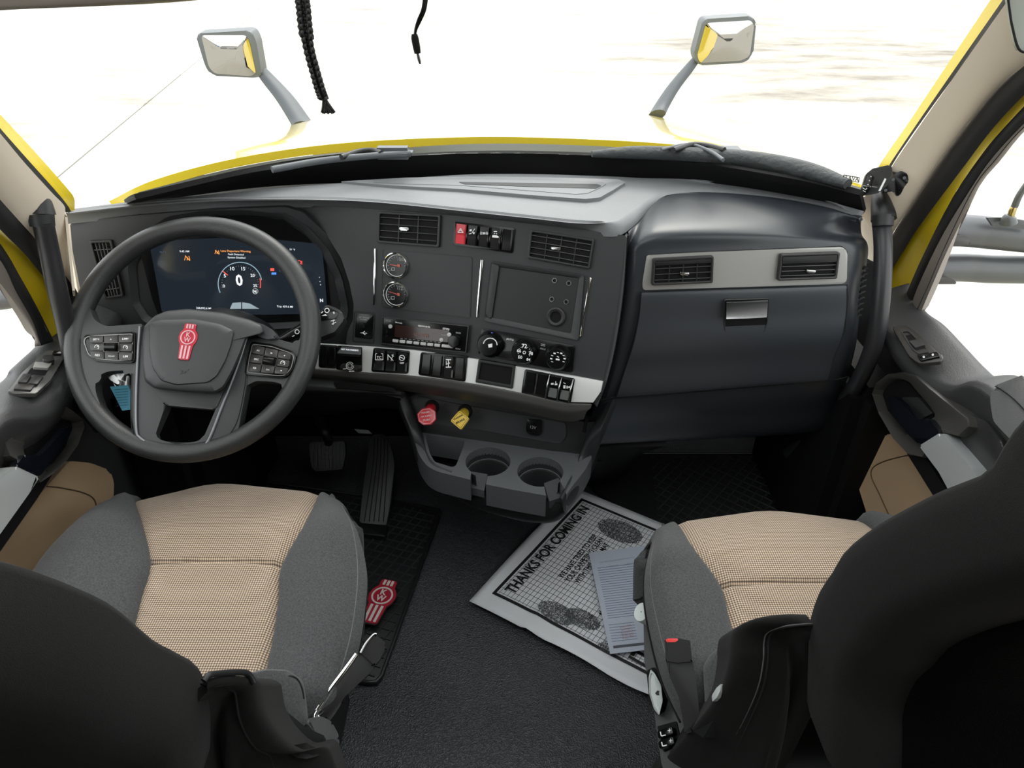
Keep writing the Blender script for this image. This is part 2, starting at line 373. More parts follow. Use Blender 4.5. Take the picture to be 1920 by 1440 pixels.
# cowl strip and windshield pieces
cowl = sheet('trim_1', [[atZ(x, y, .955) for x, y in [(262, 366), (450, 318), (640, 288), (880, 270), (1100, 273), (1300, 288), (1480, 318), (1615, 356)]],
                        [atZ(x, y, .94) for x, y in [(262, 374), (450, 326), (640, 300), (880, 288), (1100, 291), (1300, 305), (1490, 336), (1610, 367)]]], mat('cowl_rubber', (.05, .052, .035), .6), None, .006, 40, 4); struct(cowl)
frit = sheet('trim_2', [[atZ(x, y, .972) for x, y in [(255, 374), (480, 322), (640, 301), (880, 288), (1100, 291), (1300, 305), (1490, 336), (1612, 366)]],
                        [atZ(x, y, .95) for x, y in [(245, 378), (480, 335), (650, 318), (880, 305), (1100, 308), (1300, 322), (1480, 352), (1615, 378)]],
                        [atZ(x, y, .915) for x, y in [(235, 384), (480, 352), (660, 342), (880, 332), (1150, 338), (1350, 352), (1500, 374), (1620, 400)]]], BLM, None, .01, 40, 8); struct(frit)
tb = [atZ(x, y, .972) for x, y in [(140, 392), (300, 362), (480, 322), (640, 301), (880, 288), (1100, 291), (1300, 305), (1490, 336), (1645, 352)]]
tt = [CAM + ray(px, py) * t for px, py, t in [(-40, 150, .80), (-120, -40, .95), (330, -22, 1.12), (640, -45, 1.24), (930, -50, 1.28), (1180, -48, 1.26), (1500, -30, 1.18), (1760, -20, 1.10), (1900, -15, 1.06)]]
tt[0] = CAM + ray(-60, 130) * .90
wind = sheet('window_1', [tb, tt], GLS, None, .004, 40, 10); struct(wind)
# sun visor / header
header = [(-260, 34, .74), (0, 17, .88), (150, 11, .98), (330, 2, 1.08), (560, -20, 1.16), (930, -40, 1.2), (1400, -36, 1.18), (1750, -30, 1.06), (2000, -30, .96)]
h0 = [CAM + ray(*h[:2]) * h[2] for h in header]
hd = sheet('trim_3', [[p + Vector((0, .05, .01)) for p in h0], h0, [p + Vector((0, -.02, .05)) for p in h0], [p + Vector((0, -.08, .35)) for p in h0]], mat('header_trim', (.22, .19, .165), .6), None, .015, 48, 12); struct(hd)
# mirrors on the hood
def hood_mirror(label, Qh, Qg, arm, ra, fdep, Y0):
    t = thing('hood_mirror', label, 'mirror', group='mirrors on the hood')
    pl = Pl(atY(*Qg[0], Y0), (-.02 if fdep > 0 else .02, -1, -.075))
    slab('housing', Qh, pl, HMG, t, 0, .07, 10, .012)
    dome('mirror_glass', Qg, pl, [(1, -.002), (1, .002)] + [(s_, .002 + (1 - s_ * s_) * .0125) for s_ in (.94, .88, .8, .7, .6, .5, .4, .3, .2, .1, .03)], MIR, t, r=7)
    P = [atY(x, y, Y0 + dy) for x, y, dy in arm]
    tube('arm', P, ra, mat('stalk_grey', (.05, .058, .065), .55), t, 12, 14, flat=.55)
hood_mirror('grey square mirror on a slanted stalk at the left of the hood', [(366, 63), (470, 57), (480, 75), (492, 143), (478, 146), (396, 142), (385, 125)], [(377, 66), (462, 66), (468, 80), (480, 138), (470, 143), (402, 138), (391, 125)],
            [(486, 128, .05), (505, 150, .03), (535, 185, -.05), (562, 225, -.15), (572, 240, -.2)], [.028, .036, .042, .046, .05], 1, 3.05)
hood_mirror('grey square mirror on a slanted stalk at the right of the hood', [(1318, 36), (1410, 30), (1418, 42), (1412, 105), (1395, 118), (1308, 123), (1300, 105)], [(1324, 43), (1408, 38), (1414, 48), (1406, 105), (1390, 114), (1312, 118), (1307, 104)],
            [(1306, 110, .05), (1290, 130, .03), (1262, 165, -.03), (1240, 200, -.1), (1232, 215, -.15)], [.022, .028, .032, .036, .038], -1, 3.2)
# wipers
wp = thing('windshield_wiper', 'black wiper lying along the right half of the windshield base', 'wiper', group='windshield wipers')
wpl = [atZ(x, y, .985) for x, y in [(1110, 289), (1180, 286), (1260, 288), (1340, 293), (1400, 298), (1470, 310), (1530, 325), (1590, 345)]]
tube('blade', wpl, [.008, .016, .018, .02, .021, .022, .02, .012], mat('wiper_rubber', (.035, .04, .042), .65, bump=('noise', 60, .9, .006)), wp, 10, 40, flat=.8)
tube('arm', [atZ(x, y, 1.0) for x, y in [(1240, 281), (1290, 271), (1330, 283), (1356, 300)]], .004, HMG, wp, 8, 14)
tube('arm', [atZ(x, y, 1.0) for x, y in [(1262, 282), (1296, 272), (1326, 274), (1358, 282)]], .007, PLD, wp, 8, 14)
boxo('pivot_cap', atZ(1362, 286, .99), (.07, .05, .02), HMG, wp, bev=.008)
wp2 = thing('windshield_wiper', 'grey wiper with pivot cap on the driver half of the windshield base', 'wiper', group='windshield wipers')
tube('blade', [atZ(x, y, .985) for x, y in [(510, 318), (600, 302), (700, 292), (770, 288)]], .007, HMG, wp2, 8, 20)
tube('arm', [atZ(x, y, .99) for x, y in [(640, 295), (672, 284), (700, 282), (715, 287)]], .006, PLD, wp2, 8, 12)
boxo('pivot_cap', atZ(737, 286, .985), (.085, .04, .025), HMG, wp2, bev=.01)
# windshield sticker
st = thing('window_sticker', 'small clear sticker with black letters low on the windshield at right', 'sticker')
PS_ = Pl(atZ(1598, 338, .99), (0, -.8, .6)); slab('film', [(1582, 328), (1611, 334), (1609, 349), (1581, 343)], PS_, GLS, st, .001, .0006)
marks('border', [lin((1582, 328), (1611, 333), 1.5), lin((1582, 336), (1610, 342), 1.2), lin((1582, 328), (1582, 336), 1.5), lin((1611, 333), (1610, 342), 1.5)], PS_, INK, st)
text('TAVA', (1583, 336), (1610, 341), PS_, INK, st, .0015, 1.1, bold=.02)
# trucks parked far behind, seen only in the hood mirrors
TW = mat('truck_white', (.7, .7, .7), .3); TG = mat('truck_glass', (.02, .025, .03), .1); TGR = mat('truck_grille', (.08, .08, .08), .4)
for i in range(8):
    X0 = -4.5 - i * 4.4; Y0 = -36 - (i % 3) * .6
    t = thing('parked_truck', 'white truck parked in the row that shows in the left hood mirror', 'truck', group='trucks parked behind')
    bm = bmesh.new(); prism_bm(bm, [V3_(X0 - 1.2, Y0 - y, z) for y, z in ((0, -.6), (0, .5), (-.1, .75), (1.7, .95), (2.1, 1.9), (3.2, 2.7), (6, 2.7), (6, -.6))], Vector((-1, 0, 0)), 2.4, .08, 2); link('body', bm, TW if i % 4 else mat('truck_blue', (.1, .25, .5), .3), t, 40)
    bm = bmesh.new(); prism_bm(bm, [V3_(X0 + a, Y0 - y + .03, z) for a, y, z in ((-1.05, 1.75, 1.05), (1.05, 1.75, 1.05), (.95, 2.08, 1.82), (-.95, 2.08, 1.82))], Vector((0, .9, .3)), .03); link('windshield', bm, TG, t)
    boxo('grille', (X0, Y0 + .02, .0), (1.0, .06, 1.0), TGR, t, bev=.02)
    for wx in (-1.05, 1.05):
        for wy in (1.2, 5.0):
            w_ = Pl((X0 + wx, Y0 - wy, -.7), (1, 0, 0)); disc('wheel', w_, w_.o, .5, RUB, t, .15, .3, .04, 20)
# ================================================================== CAB SHELL
fl = boxo('floor', (0, .3, -.02), (1.9, 3.1, .04), FLO); struct(fl)
LIN = mat('dark_lining', (.02, .02, .02), .8); HLN = mat('headliner', (.42, .38, .33), .85)
struct(boxo('wall_front', (-.02, 1.87, .37), (1.84, .05, .76), BLM))
struct(boxo('wall_back', (-.02, -1.45, .85), (1.9, .05, 1.8), TAU))
for nm, x, xo in (('wall_left', -.95, -.99), ('wall_right', .92, .96)):
    bm = bmesh.new()
    box(bm, Vector((x, -.78, .85)), (.05, 1.36, 1.8)); box(bm, Vector((x, .95, -.02)), (.05, 2.1, .12)); box(bm, Vector((x, .2, 1.62)), (.05, 2.2, .26)); box(bm, Vector((x, 1.62, .3)), (.05, .5, .6))
    struct(link(nm, bm, LIN))
    bm = bmesh.new(); box(bm, Vector((xo, -.85, .5)), (.02, 1.6, 2.6)); struct(link('trim_4' if xo < 0 else 'trim_5', bm, YEL))
bm = bmesh.new()   # headliner with an opening for an added, unseen roof window
for c, s_ in (((-.02, .98, 1.74), (1.9, .24, .04)), ((-.02, -.82, 1.74), (1.9, 1.3, .04)), ((-.785, .35, 1.74), (.37, 1.06, .04)), ((.745, .35, 1.74), (.37, 1.06, .04))): box(bm, Vector(c), s_)
struct(link('ceiling', bm, HLN))
struct(boxo('added_roof_window', (-.02, .35, 1.75), (1.2, 1.06, .006), GLS))  # roof pane added out of view to let daylight onto the floor
# ---- pillars and door frames as thick ribbons from pixel edges at real distances
def rib(name, E0, E1, x0, x1, m, parent=None, th=.02, mid=None, bulge=0.):
    """ribbon between two pixel curves; x0/x1 = (x at bottom, x at top) of each curve"""
    def cv(E, xs):
        return [atX(px, py, xs[0] + (xs[1] - xs[0]) * i / (len(E) - 1)) for i, (px, py) in enumerate(E)]
    A, B = cv(E0, x0), cv(E1, x1); A = catm(A, 24); B = catm(B, 24)
    rows = [A]
    for f in (.25, .5, .75): rows.append([a.lerp(b, f) + (CAM - a).normalized() * bulge * sin(pi * f) for a, b in zip(A, B)])
    rows.append(B)
    return sheet(name, rows, m, parent, th, spl=False)
# right side, bottom -> top
re_o = [(1643, 322), (1655, 300), (1705, 228), (1765, 138), (1857, 0), (1900, -64)]
re_i = [(1658, 326), (1672, 302), (1722, 228), (1784, 138), (1880, 0), (1922, -62)]
re_k = [(1662, 330), (1680, 300), (1730, 228), (1793, 138), (1890, 0), (1932, -60)]
rbe = [(1650, 522), (1667, 455), (1695, 405), (1767, 297), (1857, 181), (1935, 112), (2010, 60)]
rse = [(1652, 545), (1665, 517), (1715, 437), (1800, 322), (1870, 231), (1950, 150), (2030, 80)]
rye = [(1684, 588), (1710, 525), (1735, 470), (1785, 372), (1839, 292), (1882, 240), (1960, 160), (2050, 90)]
rke = [(1702, 592), (1722, 535), (1765, 445), (1810, 370), (1852, 307), (1902, 250), (1980, 175), (2070, 110)]
rte = [(1728, 582), (1750, 530), (1780, 462), (1835, 352), (1875, 302), (1920, 247), (2000, 175), (2090, 120)]
rbl = [(1600, 520), (1614, 430), (1605, 382), (1650, 350), (1680, 300), (1793, 138), (1890, 0), (1932, -60)]
p1 = rib('trim_6', re_o, re_i, (.80, .745), (.79, .74), YEL, None, .03); struct(p1)
p1 = rib('trim_7', re_i, re_k, (.785, .738), (.78, .735), BLM, None, .012); struct(p1)
p1 = rib('trim_8', rbl, [(1650, 560), (1652, 530), (1667, 455), (1695, 405), (1767, 297), (1857, 181), (1935, 112), (2010, 60)], (.74, .73), (.83, .79), BEI, None, .02, bulge=.012); struct(p1)
struct(rib('trim_9', rbe, rse, (.83, .79), (.845, .80), SEAL, None, .02, bulge=.012))
struct(rib('trim_10', [(1640, 600)] + rse, [(1684, 600)] + rye[:1] + rye[1:], (.86, .815), (.88, .83), YEL, None, .02))
d2_ = bpy.data.objects.new('door_2', None); COL.objects.link(d2_); d2_['kind'] = 'structure'
rib('weather_seal', rye, rke, (.86, .82), (.865, .825), SEAL, d2_, .02, bulge=.008)
rib('window_frame', rke, rte, (.862, .825), (.868, .84), TAU, d2_, .025, bulge=.004)
tube('seam', [atX(x, y, .858 - .035 * i / 6) for i, (x, y) in enumerate([(1720, 580), (1742, 532), (1772, 462), (1826, 352), (1866, 300), (1912, 246), (1990, 176)])], .0009, STD, d2_, 6, 30)
# pillar-top cover at upper right
pc = sheet('trim_11', [[CAM + ray(x, y) * 1.0 for x, y in [(1890, -20), (1895, 20), (1900, 50), (1912, 92), (1935, 98)]], [CAM + ray(x, y) * .97 for x, y in [(2050, -40), (2050, 0), (2050, 40), (2050, 80), (2050, 110)]]], mat('cover_grey_green', (.36, .38, .34), .5), None, .015, 12, 6); struct(pc)
tube('seam', [CAM + ray(x, y) * .995 for x, y in [(1888, -20), (1893, 20), (1898, 50), (1911, 93), (1935, 99)]], .0016, STD, pc, 6, 20)
# left side
le_o = [(140, 394), (139, 372), (125, 352), (64, 283), (0, 214), (-90, 112)]
le_i = [(133, 396), (126, 384), (104, 357), (52, 299), (0, 240), (-90, 136)]
le_k = [(130, 398), (121, 387), (98, 362), (46, 305), (0, 250), (-90, 146)]
struct(rib('trim_12', le_o, le_i, (-.835, -.79), (-.83, -.785), YEL, None, .03))
struct(rib('trim_13', le_i, le_k, (-.825, -.78), (-.82, -.775), BLM, None, .012))
lbb = [(152, 560), (133, 528), (100, 490), (70, 452), (0, 374), (-90, 270)]
struct(rib('trim_14', [(136, 545), (122, 410), (121, 387), (98, 362), (46, 305), (0, 250), (-90, 146)], [(137, 556), (130, 528), (100, 490), (70, 452), (0, 374), (-90, 270)], (-.80, -.77), (-.86, -.81), BEI, None, .004, bulge=.012))
struct(rib('trim_20', [(150, 570), (134, 480), (112, 396)], [(176, 570), (160, 480), (142, 396)], (-.94, -.94), (-.94, -.94), BEI, None, .01))
lys = [(150, 600), (118, 560), (85, 523), (45, 475), (0, 430), (-90, 330)]
struct(rib('trim_15', lbb, lys, (-.86, -.81), (-.875, -.83), SEAL, None, .02, bulge=.012))
lye = [(100, 640), (97, 631), (70, 577), (38, 519), (0, 456), (-90, 345)]
struct(rib('trim_16', [(160, 640), (150, 600), (118, 560), (85, 523), (45, 475), (0, 430), (-90, 330)], [(100, 642), (97, 631), (70, 577), (38, 519), (0, 456), (-40, 400), (-90, 345)], (-.895, -.84), (-.905, -.85), YEL, None, .02))
d1_ = bpy.data.objects.new('door_1', None); COL.objects.link(d1_); d1_['kind'] = 'structure'
rib('weather_seal', lye, [(78, 648), (75, 642), (61, 602), (29, 545), (0, 487), (-90, 375)], (-.893, -.85), (-.895, -.855), SEAL, d1_, .02, bulge=.008)
rib('window_frame', [(78, 648), (75, 642), (61, 602), (29, 545), (0, 487), (-90, 375)], [(65, 650), (63, 628), (42, 590), (0, 531), (-90, 430)], (-.895, -.855), (-.90, -.865), TAU, d1_, .025, bulge=.004)
tube('seam', [atX(x, y, -.892 + .02 * i / 4) for i, (x, y) in enumerate([(68, 636), (50, 592), (28, 558), (0, 517), (-60, 440)])], .0009, STD, d1_, 6, 24)
# ---- door panels
def V3(x, y, z): return Vector((x, y, z))
rowA = [V3(.868, 1.42, .74)] + [atX(x, y, .868) for x, y in [(1724, 578), (1760, 606), (1800, 648), (1838, 688), (1865, 707), (1925, 712)]] + [V3(.868, .75, .79), V3(.868, .3, .80)]
rowB = [V3(.80, 1.42, .71)] + [atX(x, y, .785 + .003 * i) for i, (x, y) in enumerate([(1657, 612), (1687, 652), (1716, 686), (1748, 714), (1782, 727), (1850, 729)])] + [V3(.80, .75, .74), V3(.80, .3, .75)]
rowC = [p + V3(.0, .0, -.03) for p in rowB]
yC = [p.y for p in rowB]
zt = [.55] * 9
rowD = [V3(.85, y, z) for y, z in zip(yC, zt)]
rowE = [V3(.865, y, .25) for y in yC]; rowF = [V3(.87, y, .0) for y in yC]
Aup = [p + V3(.012, 0, -.004) for p in rowA]
sheet('door_panel', [Aup, rowA, [a.lerp(b, .3) + V3(0, 0, .003) for a, b in zip(rowA, rowB)], [a.lerp(b, .75) + V3(0, 0, .004) for a, b in zip(rowA, rowB)], rowB, rowC, rowD, rowE, rowF], DOOR, d2_, .02, 40, 40, smooth=60)
boxo('door_skin', (.935, .9, -.35), (.03, 1.1, 1.8), YEL, d2_, bev=.01)
struct(sheet('window_3', [[V3(.872, 1.30, .74), V3(.872, .3, .79)], [V3(.842, 1.02, 1.48), V3(.842, .3, 1.48)]], GLS, None, .004, 8, 6))
PR = Pl(atX(1712, 640, .80), (-.55, 0, 1))
slab('switch_panel', fil([(1672, 612), (1700, 609), (1724, 628), (1770, 668), (1764, 678), (1722, 681), (1705, 668)], 6), PR, BRN, d2_, .006, .008, 0, .002)
PZR = PR.off(.006)
o = ring('switch_surround', fil([(1688, 620), (1704, 618), (1738, 652), (1742, 660), (1722, 664), (1710, 655)], 3), fil([(1692, 622), (1703, 621), (1734, 652), (1737, 657), (1723, 660), (1713, 653)], 3), PZR, DOORS, d2_, .002, .003)
slab('switch_recess', [(1694, 630), (1712, 626), (1722, 636), (1702, 640)], PZR, BLM, d2_, .001, .002)
slab('window_switch', [(1704, 639), (1722, 635), (1734, 646), (1716, 652)], PZR, DOORS, d2_, .007, .008, 0, .001)
slab('lock_switch', [(1719, 666), (1757, 659), (1762, 668), (1726, 676)], PZR, BLK, d2_, .004, .006, 2, .0008)
marks('lettering', [arcl((1732, 669), 1.6, 0, 360, 1.2, 6)[i] for i in range(6)] + arcl((1749, 665), 1.6, 0, 360, 1.2, 6), PZR, WHT, d2_, .0045)
PX_R = Pl((.79, 1, .5), (-1, 0, .12))
Bo = [(1633, 738), (1640, 718), (1662, 701), (1692, 697), (1716, 705), (1742, 728), (1778, 757), (1812, 784), (1815, 800), (1795, 818), (1768, 812), (1750, 822), (1728, 858), (1700, 852), (1672, 822), (1645, 775)]
Bi = [(1642, 740), (1655, 722), (1672, 712), (1688, 711), (1704, 718), (1722, 740), (1740, 760), (1751, 776), (1750, 781), (1742, 786), (1732, 784), (1722, 800), (1712, 810), (1696, 815), (1678, 796), (1655, 768)]
ring('pull_bezel', Bo, Bi, PX_R, mat('bezel_satin', (.05, .048, .045), .35), d2_, .03, .045, .006, offi=.015)
slab('pull_pocket', Bi, PX_R, BLM, d2_, .004, .01)
slab('pocket_floor', [(1690, 745), (1722, 745), (1748, 775), (1722, 788), (1705, 770)], PX_R, DOORS, d2_, .01, .008, 3, .002)
slab('inside_handle', fil([(1661, 742), (1675, 743), (1692, 757), (1714, 780), (1722, 786), (1740, 784), (1763, 812), (1724, 835), (1700, 812), (1676, 778)], 5), PX_R, mat('handle_gloss_blue_black', (.004, .005, .008), .15, coat=.6), d2_, .035, .012, 0, .004)
slab('pull_bar', fil([(1763, 811), (1790, 840), (1822, 878), (1850, 930), (1800, 960), (1760, 885), (1723, 836)], 4), PX_R, SLV, d2_, .038, .03, 0, .007)
slab('pull_bar_backing', [(1700, 850), (1722, 836), (1800, 960), (1850, 1000), (1800, 1010)], PX_R, BLM, d2_, .01, .02)
PTR = Pl((.835, 1.1, .3), (-1, -.05, .10))
slab('lower_pad', fil([(1601, 838), (1640, 820), (1668, 811), (1705, 850), (1790, 960), (1700, 1060), (1632, 985), (1610, 915)], 10), PTR, TANV, d2_, .02, .03, 0, .008)
tube('pad_seam', [PTR.hit(x, y, .021) for x, y in [(1715, 853), (1690, 856), (1655, 866), (1636, 878), (1634, 895), (1648, 925), (1664, 960), (1690, 1010)]], .0014, mat('pad_seam', (.10, .06, .03), .8), d2_, 6, 40)
slab('armrest', fil([(1859, 725), (1925, 700), (1990, 740), (1990, 880), (1900, 830), (1862, 790), (1856, 750)], 10), Pl((.79, .8, .7), (-.8, -.1, .9)), DOOR, d2_, .03, .04, 0, .012)
tube('armrest_seam', [Pl((.79, .8, .7), (-.8, -.1, .9)).hit(x, y, .031) for x, y in [(1866, 724), (1880, 732), (1905, 752), (1940, 790)]], .001, STD, d2_, 6, 20)
slab('lower_trim', fil([(1790, 800), (1815, 775), (1850, 790), (1880, 830), (1880, 900), (1830, 880)], 8), PX_R, DOORS, d2_, .012, .02, 0, .004)
# left door
lA = [V3(-.902, 1.38, .735)] + [atX(x, y, -.902) for x, y in [(78, 645), (58, 664), (30, 690), (0, 722)]] + [V3(-.902, .8, .76), V3(-.902, .3, .78)]
lB = [V3(-.84, 1.38, .70)] + [atX(x, y, -.825) for x, y in [(135, 700), (108, 745), (70, 772), (0, 788)]] + [V3(-.83, .8, .70), V3(-.83, .3, .71)]
lC = [p + V3(0, 0, -.03) for p in lB]; yl = [p.y for p in lB]
sheet('door_panel', [[p + V3(-.012, 0, -.004) for p in lA], lA, [a.lerp(b, .3) + V3(0, 0, .003) for a, b in zip(lA, lB)], [a.lerp(b, .75) + V3(0, 0, .004) for a, b in zip(lA, lB)], lB, lC,
                     [V3(-.875, y, .55) for y in yl], [V3(-.89, y, .25) for y in yl], [V3(-.895, y, 0) for y in yl]], DOOR, d1_, .02, 36, 40, smooth=60)
boxo('door_skin', (-.965, .9, -.35), (.03, 1.1, 1.8), YEL, d1_, bev=.01)
struct(sheet('window_4', [[V3(-.905, 1.28, .73), V3(-.905, .3, .78)], [V3(-.875, 1.0, 1.48), V3(-.875, .3, 1.48)]], GLS, None, .004, 8, 6))
PL_ = Pl(atX(66, 700, -.86), (.45, 0, 1))
slab('switch_panel', fil([(14, 732), (40, 700), (86, 657), (118, 657), (119, 672), (95, 712), (68, 738), (26, 738)], 4), PL_, mat('switch_panel_grey', (.09, .088, .085), .25, .2), d1_, .006, .008, 0, .002)
PLS = PL_.off(.006)
slab('switch_recess', [(58, 690), (92, 691), (84, 704), (50, 702)], PLS, BLM, d1_, .0005, .002, 2)
for Q in ([(44, 700), (60, 701), (50, 717), (33, 716)], [(62, 702), (82, 704), (70, 720), (54, 718)]): slab('window_switch', Q, PLS, DOORS, d1_, .006, .008, 1.5, .001)
slab('lock_switch', [(33, 718), (66, 720), (58, 731), (25, 729)], PLS, BRN, d1_, .004, .006, 2, .001)
slab('mirror_switch', [(66, 678), (98, 679), (90, 690), (62, 688)], PLS, SLW, d1_, .006, .008, 2, .001)
slab('mirror_knob', [(82, 666), (100, 664), (103, 674), (92, 677), (80, 674)], PLS, DOORS, d1_, .012, .012, 2, .002)
slab('lock_switch', [(101, 657), (117, 657), (114, 664), (98, 664)], PLS, BLK, d1_, .004, .005, 1, .001)
PX_L = Pl((-.835, 1.1, .5), (1, 0, .12))
Bo = [(10, 828), (40, 800), (67, 773), (90, 755), (112, 752), (140, 770), (158, 786), (161, 800), (148, 836), (124, 868), (100, 888), (78, 905), (50, 870), (20, 855)]
Bi = [(45, 838), (52, 822), (62, 808), (74, 796), (92, 788), (112, 786), (138, 790), (150, 798), (144, 812), (130, 842), (108, 868), (86, 882), (64, 864), (48, 852)]
ring('pull_bezel', Bo, Bi, PX_L, mat('bezel_satin', (0, 0, 0)), d1_, .03, .045, .006, offi=.012)
slab('pull_pocket', Bi, PX_L, BLM, d1_, .003, .01)
slab('inside_handle', fil([(30, 873), (46, 853), (60, 853), (76, 854), (92, 838), (122, 803), (132, 799), (135, 806), (124, 828), (98, 862), (74, 894)], 3), PX_L, mat('handle_gloss_blue_black', (0, 0, 0)), d1_, .036, .012, 0, .004)
slab('pull_bar', fil([(29, 874), (74, 895), (55, 925), (0, 1002), (-60, 1080), (-80, 1000), (-40, 930)], 3), PX_L, SLV, d1_, .038, .03, 0, .007)
slab('pull_bar_backing', [(74, 896), (104, 880), (70, 935), (0, 1035), (-60, 1100), (-60, 1060)], PX_L, BLM, d1_, .012, .02)
PTL = Pl((-.865, 1.1, .3), (1, -.05, .10))
slab('lower_pad', fil([(130, 864), (170, 868), (207, 882), (214, 905), (212, 950), (180, 1010), (110, 1130), (-40, 1120), (-40, 1080), (50, 955)], 8), PTL, TANV, d1_, .02, .03, 0, .008)
tube('pad_seam', [PTL.hit(x, y, .021) for x, y in [(88, 912), (110, 914), (150, 922), (172, 932), (180, 946), (177, 965), (165, 1000)]], .0014, mat('pad_seam', (0, 0, 0)), d1_, 6, 40)
# footwell side trims
struct(boxo('trim_17', (-.80, 1.50, .28), (.16, .5, .56), BLM, bev=.03)); struct(boxo('trim_18', (.80, 1.50, .28), (.12, .5, .56), BLM, bev=.03))
# engine tunnel cover under the dash
struct(sheet('trim_19', [[atZ(x, y, .36) for x, y in [(1075, 836), (1120, 838), (1190, 838), (1250, 836)]], [atZ(x, y, .2) for x, y in [(1078, 868), (1118, 874), (1175, 866), (1205, 850)]], [atZ(x, y, .0) for x, y in [(1080, 904), (1118, 912), (1165, 898), (1190, 868)]]], BLM, None, .02, 16, 10))
# ================================================================== DASHBOARD
dash = thing('dashboard', 'charcoal truck dashboard with digital cluster, radio, switches and glovebox spanning the cab', 'dashboard')
# top pad : back edge -> front edge -> rolled lip
kx = [(128, 400), (250, 386), (400, 375), (560, 374), (700, 379), (850, 394), (1000, 410), (1090, 419), (1150, 414), (1188, 388), (1218, 366), (1258, 348), (1340, 344), (1450, 357), (1540, 375), (1612, 405)]
kb = [(132, 396), (240, 379), (380, 366), (520, 353), (660, 342), (780, 333), (880, 327), (960, 326), (1030, 327), (1090, 329), (1150, 331), (1210, 334), (1300, 343), (1420, 357), (1520, 374), (1620, 396)]
kl = [(126, 420), (250, 408), (400, 396), (560, 389), (700, 394), (850, 409), (1000, 425), (1080, 434), (1150, 444), (1188, 424), (1222, 388), (1258, 368), (1340, 367), (1450, 377), (1545, 393), (1616, 414)]
zb, zf = .930, .925
B_ = [atZ(x, y, zb) for x, y in kb]; F_ = [atZ(x, y, zf) for x, y in kx]
zl = [.893] * 8 + [.90] + [.905, .912] + [.918] * 5
L_ = [atZ(x, y, z) for (x, y), z in zip(kl, zl)]
for i in range(len(B_)):
    if B_[i].y < F_[i].y + .004: B_[i].y = F_[i].y + .012
NX = 110
Bc, Fc, Lc = catm(B_, NX), catm(F_, NX), catm(L_, NX)
prow = [[a.lerp(b, f) for a, b in zip(Bc, Fc)] for f in (0, .1, .25, .4, .55, .7, .82, .92)]
for ang in range(0, 91, 10):
    a_ = radians(ang); prow.append([f + V3((l.x - f.x) * sin(a_), (l.y - f.y) * sin(a_), (l.z - f.z) * (1 - cos(a_))) for f, l in zip(Fc, Lc)])
prow += [Lc, [l + V3(0, .03, -.004) for l in Lc]]
pad = sheet('top_pad', prow, PAD, dash, .004, spl=False, smooth=50)
# long shallow tray moulded into the pad
PT_ = Pl(atZ(900, 350, .931), (0, 0, 1))
tr_o = [(640, 340), (760, 333), (880, 331), (1040, 333), (1160, 336), (1172, 342), (1150, 356), (1125, 370), (1098, 373), (1000, 366), (860, 354), (740, 348)]
tr_i = [(700, 342), (790, 337), (880, 336), (1030, 338), (1130, 341), (1136, 345), (1125, 352), (1102, 362), (1080, 364), (990, 357), (860, 347), (770, 345)]
ring('tray_rim', tr_o, tr_i, PT_, PAD, pad, .003, .004, 0, offi=-.001)
tb_ = slab('tray_floor', tr_i, PT_, PAD, pad, .0004, .002)
slab('tray_step', [(860, 341), (1000, 343), (1120, 345), (1128, 348), (1118, 353), (1000, 350), (870, 345)], PT_, PLA, pad, .0012, .002, 2)
# driver fascia
dfasc = slab('driver_fascia', [(131, 416), (250, 404), (400, 393), (535, 388), (568, 398), (612, 438), (643, 487), (660, 535), (664, 592), (652, 660), (560, 690), (240, 700), (175, 600), (150, 540), (136, 470)], PD, PLA, dash, 0, .05, 6, .004)
cf = fil([(560, 385), (655, 389), (850, 404), (1000, 420), (1100, 432), (1174, 442), (1168, 500), (1155, 590), (1141, 660), (1130, 716), (1090, 711), (970, 692), (880, 678), (760, 660), (662, 650), (648, 646), (652, 620), (662, 600), (663, 570), (655, 530), (640, 485), (612, 440), (580, 408)], 3)
slab('centre_fascia', cf, PC, PLA, dash, 0, .05, 0, .005)
# right flank of the centre stack rolls back
fl1 = [PC.hit(x, y, 0) for x, y in [(1168, 446), (1160, 540), (1145, 640), (1128, 716), (1114, 757)]]
fl2 = [PC.hit(x, y, -.004) for x, y in [(1176, 444), (1170, 540), (1156, 640), (1138, 716), (1120, 762)]]
sheet('stack_flank', [fl1, [a.lerp(b, .5) + PC.n * .001 for a, b in zip(fl1, fl2)], fl2, [p + V3(.006, .05, 0) for p in fl2]], PLA, dash, .004, 24, 10)
# fascia ledges below the silver strip
def rowPC(P, off): return [PC.hit(x, y, off) for x, y in P]
sil_t = [(560, 640), (600, 645), (700, 651), (780, 657), (880, 672), (980, 689), (1060, 703), (1130, 716)]
sil_b = [(560, 688), (600, 692), (700, 699), (780, 705), (880, 718), (980, 737), (1055, 754), (1108, 757)]
led_b = [(560, 700), (600, 704), (700, 714), (780, 722), (880, 738), (980, 757), (1060, 774), (1100, 772)]
und = [(560, 712), (600, 716), (700, 727), (780, 736), (880, 752), (980, 772), (1060, 790), (1095, 786)]
strip = slab('silver_strip', sil_t + [(1126, 735), (1112, 755)] + sil_b[::-1][1:], PC, SIL, dash, .010, .012, 0, .0015)
sheet('ledge', [rowPC(sil_b, .010), rowPC([(x, y + 1) for x, y in sil_b], .014), rowPC([(a[0], (a[1] + b[1]) / 2) for a, b in zip(sil_b, led_b)], .013), rowPC(led_b, .008), rowPC(und, -.02)], mat('ledge_plastic', (.052, .050, .046), .5, bump=('noise', 900, .2, .0004)), dash, .008, 60, 16)
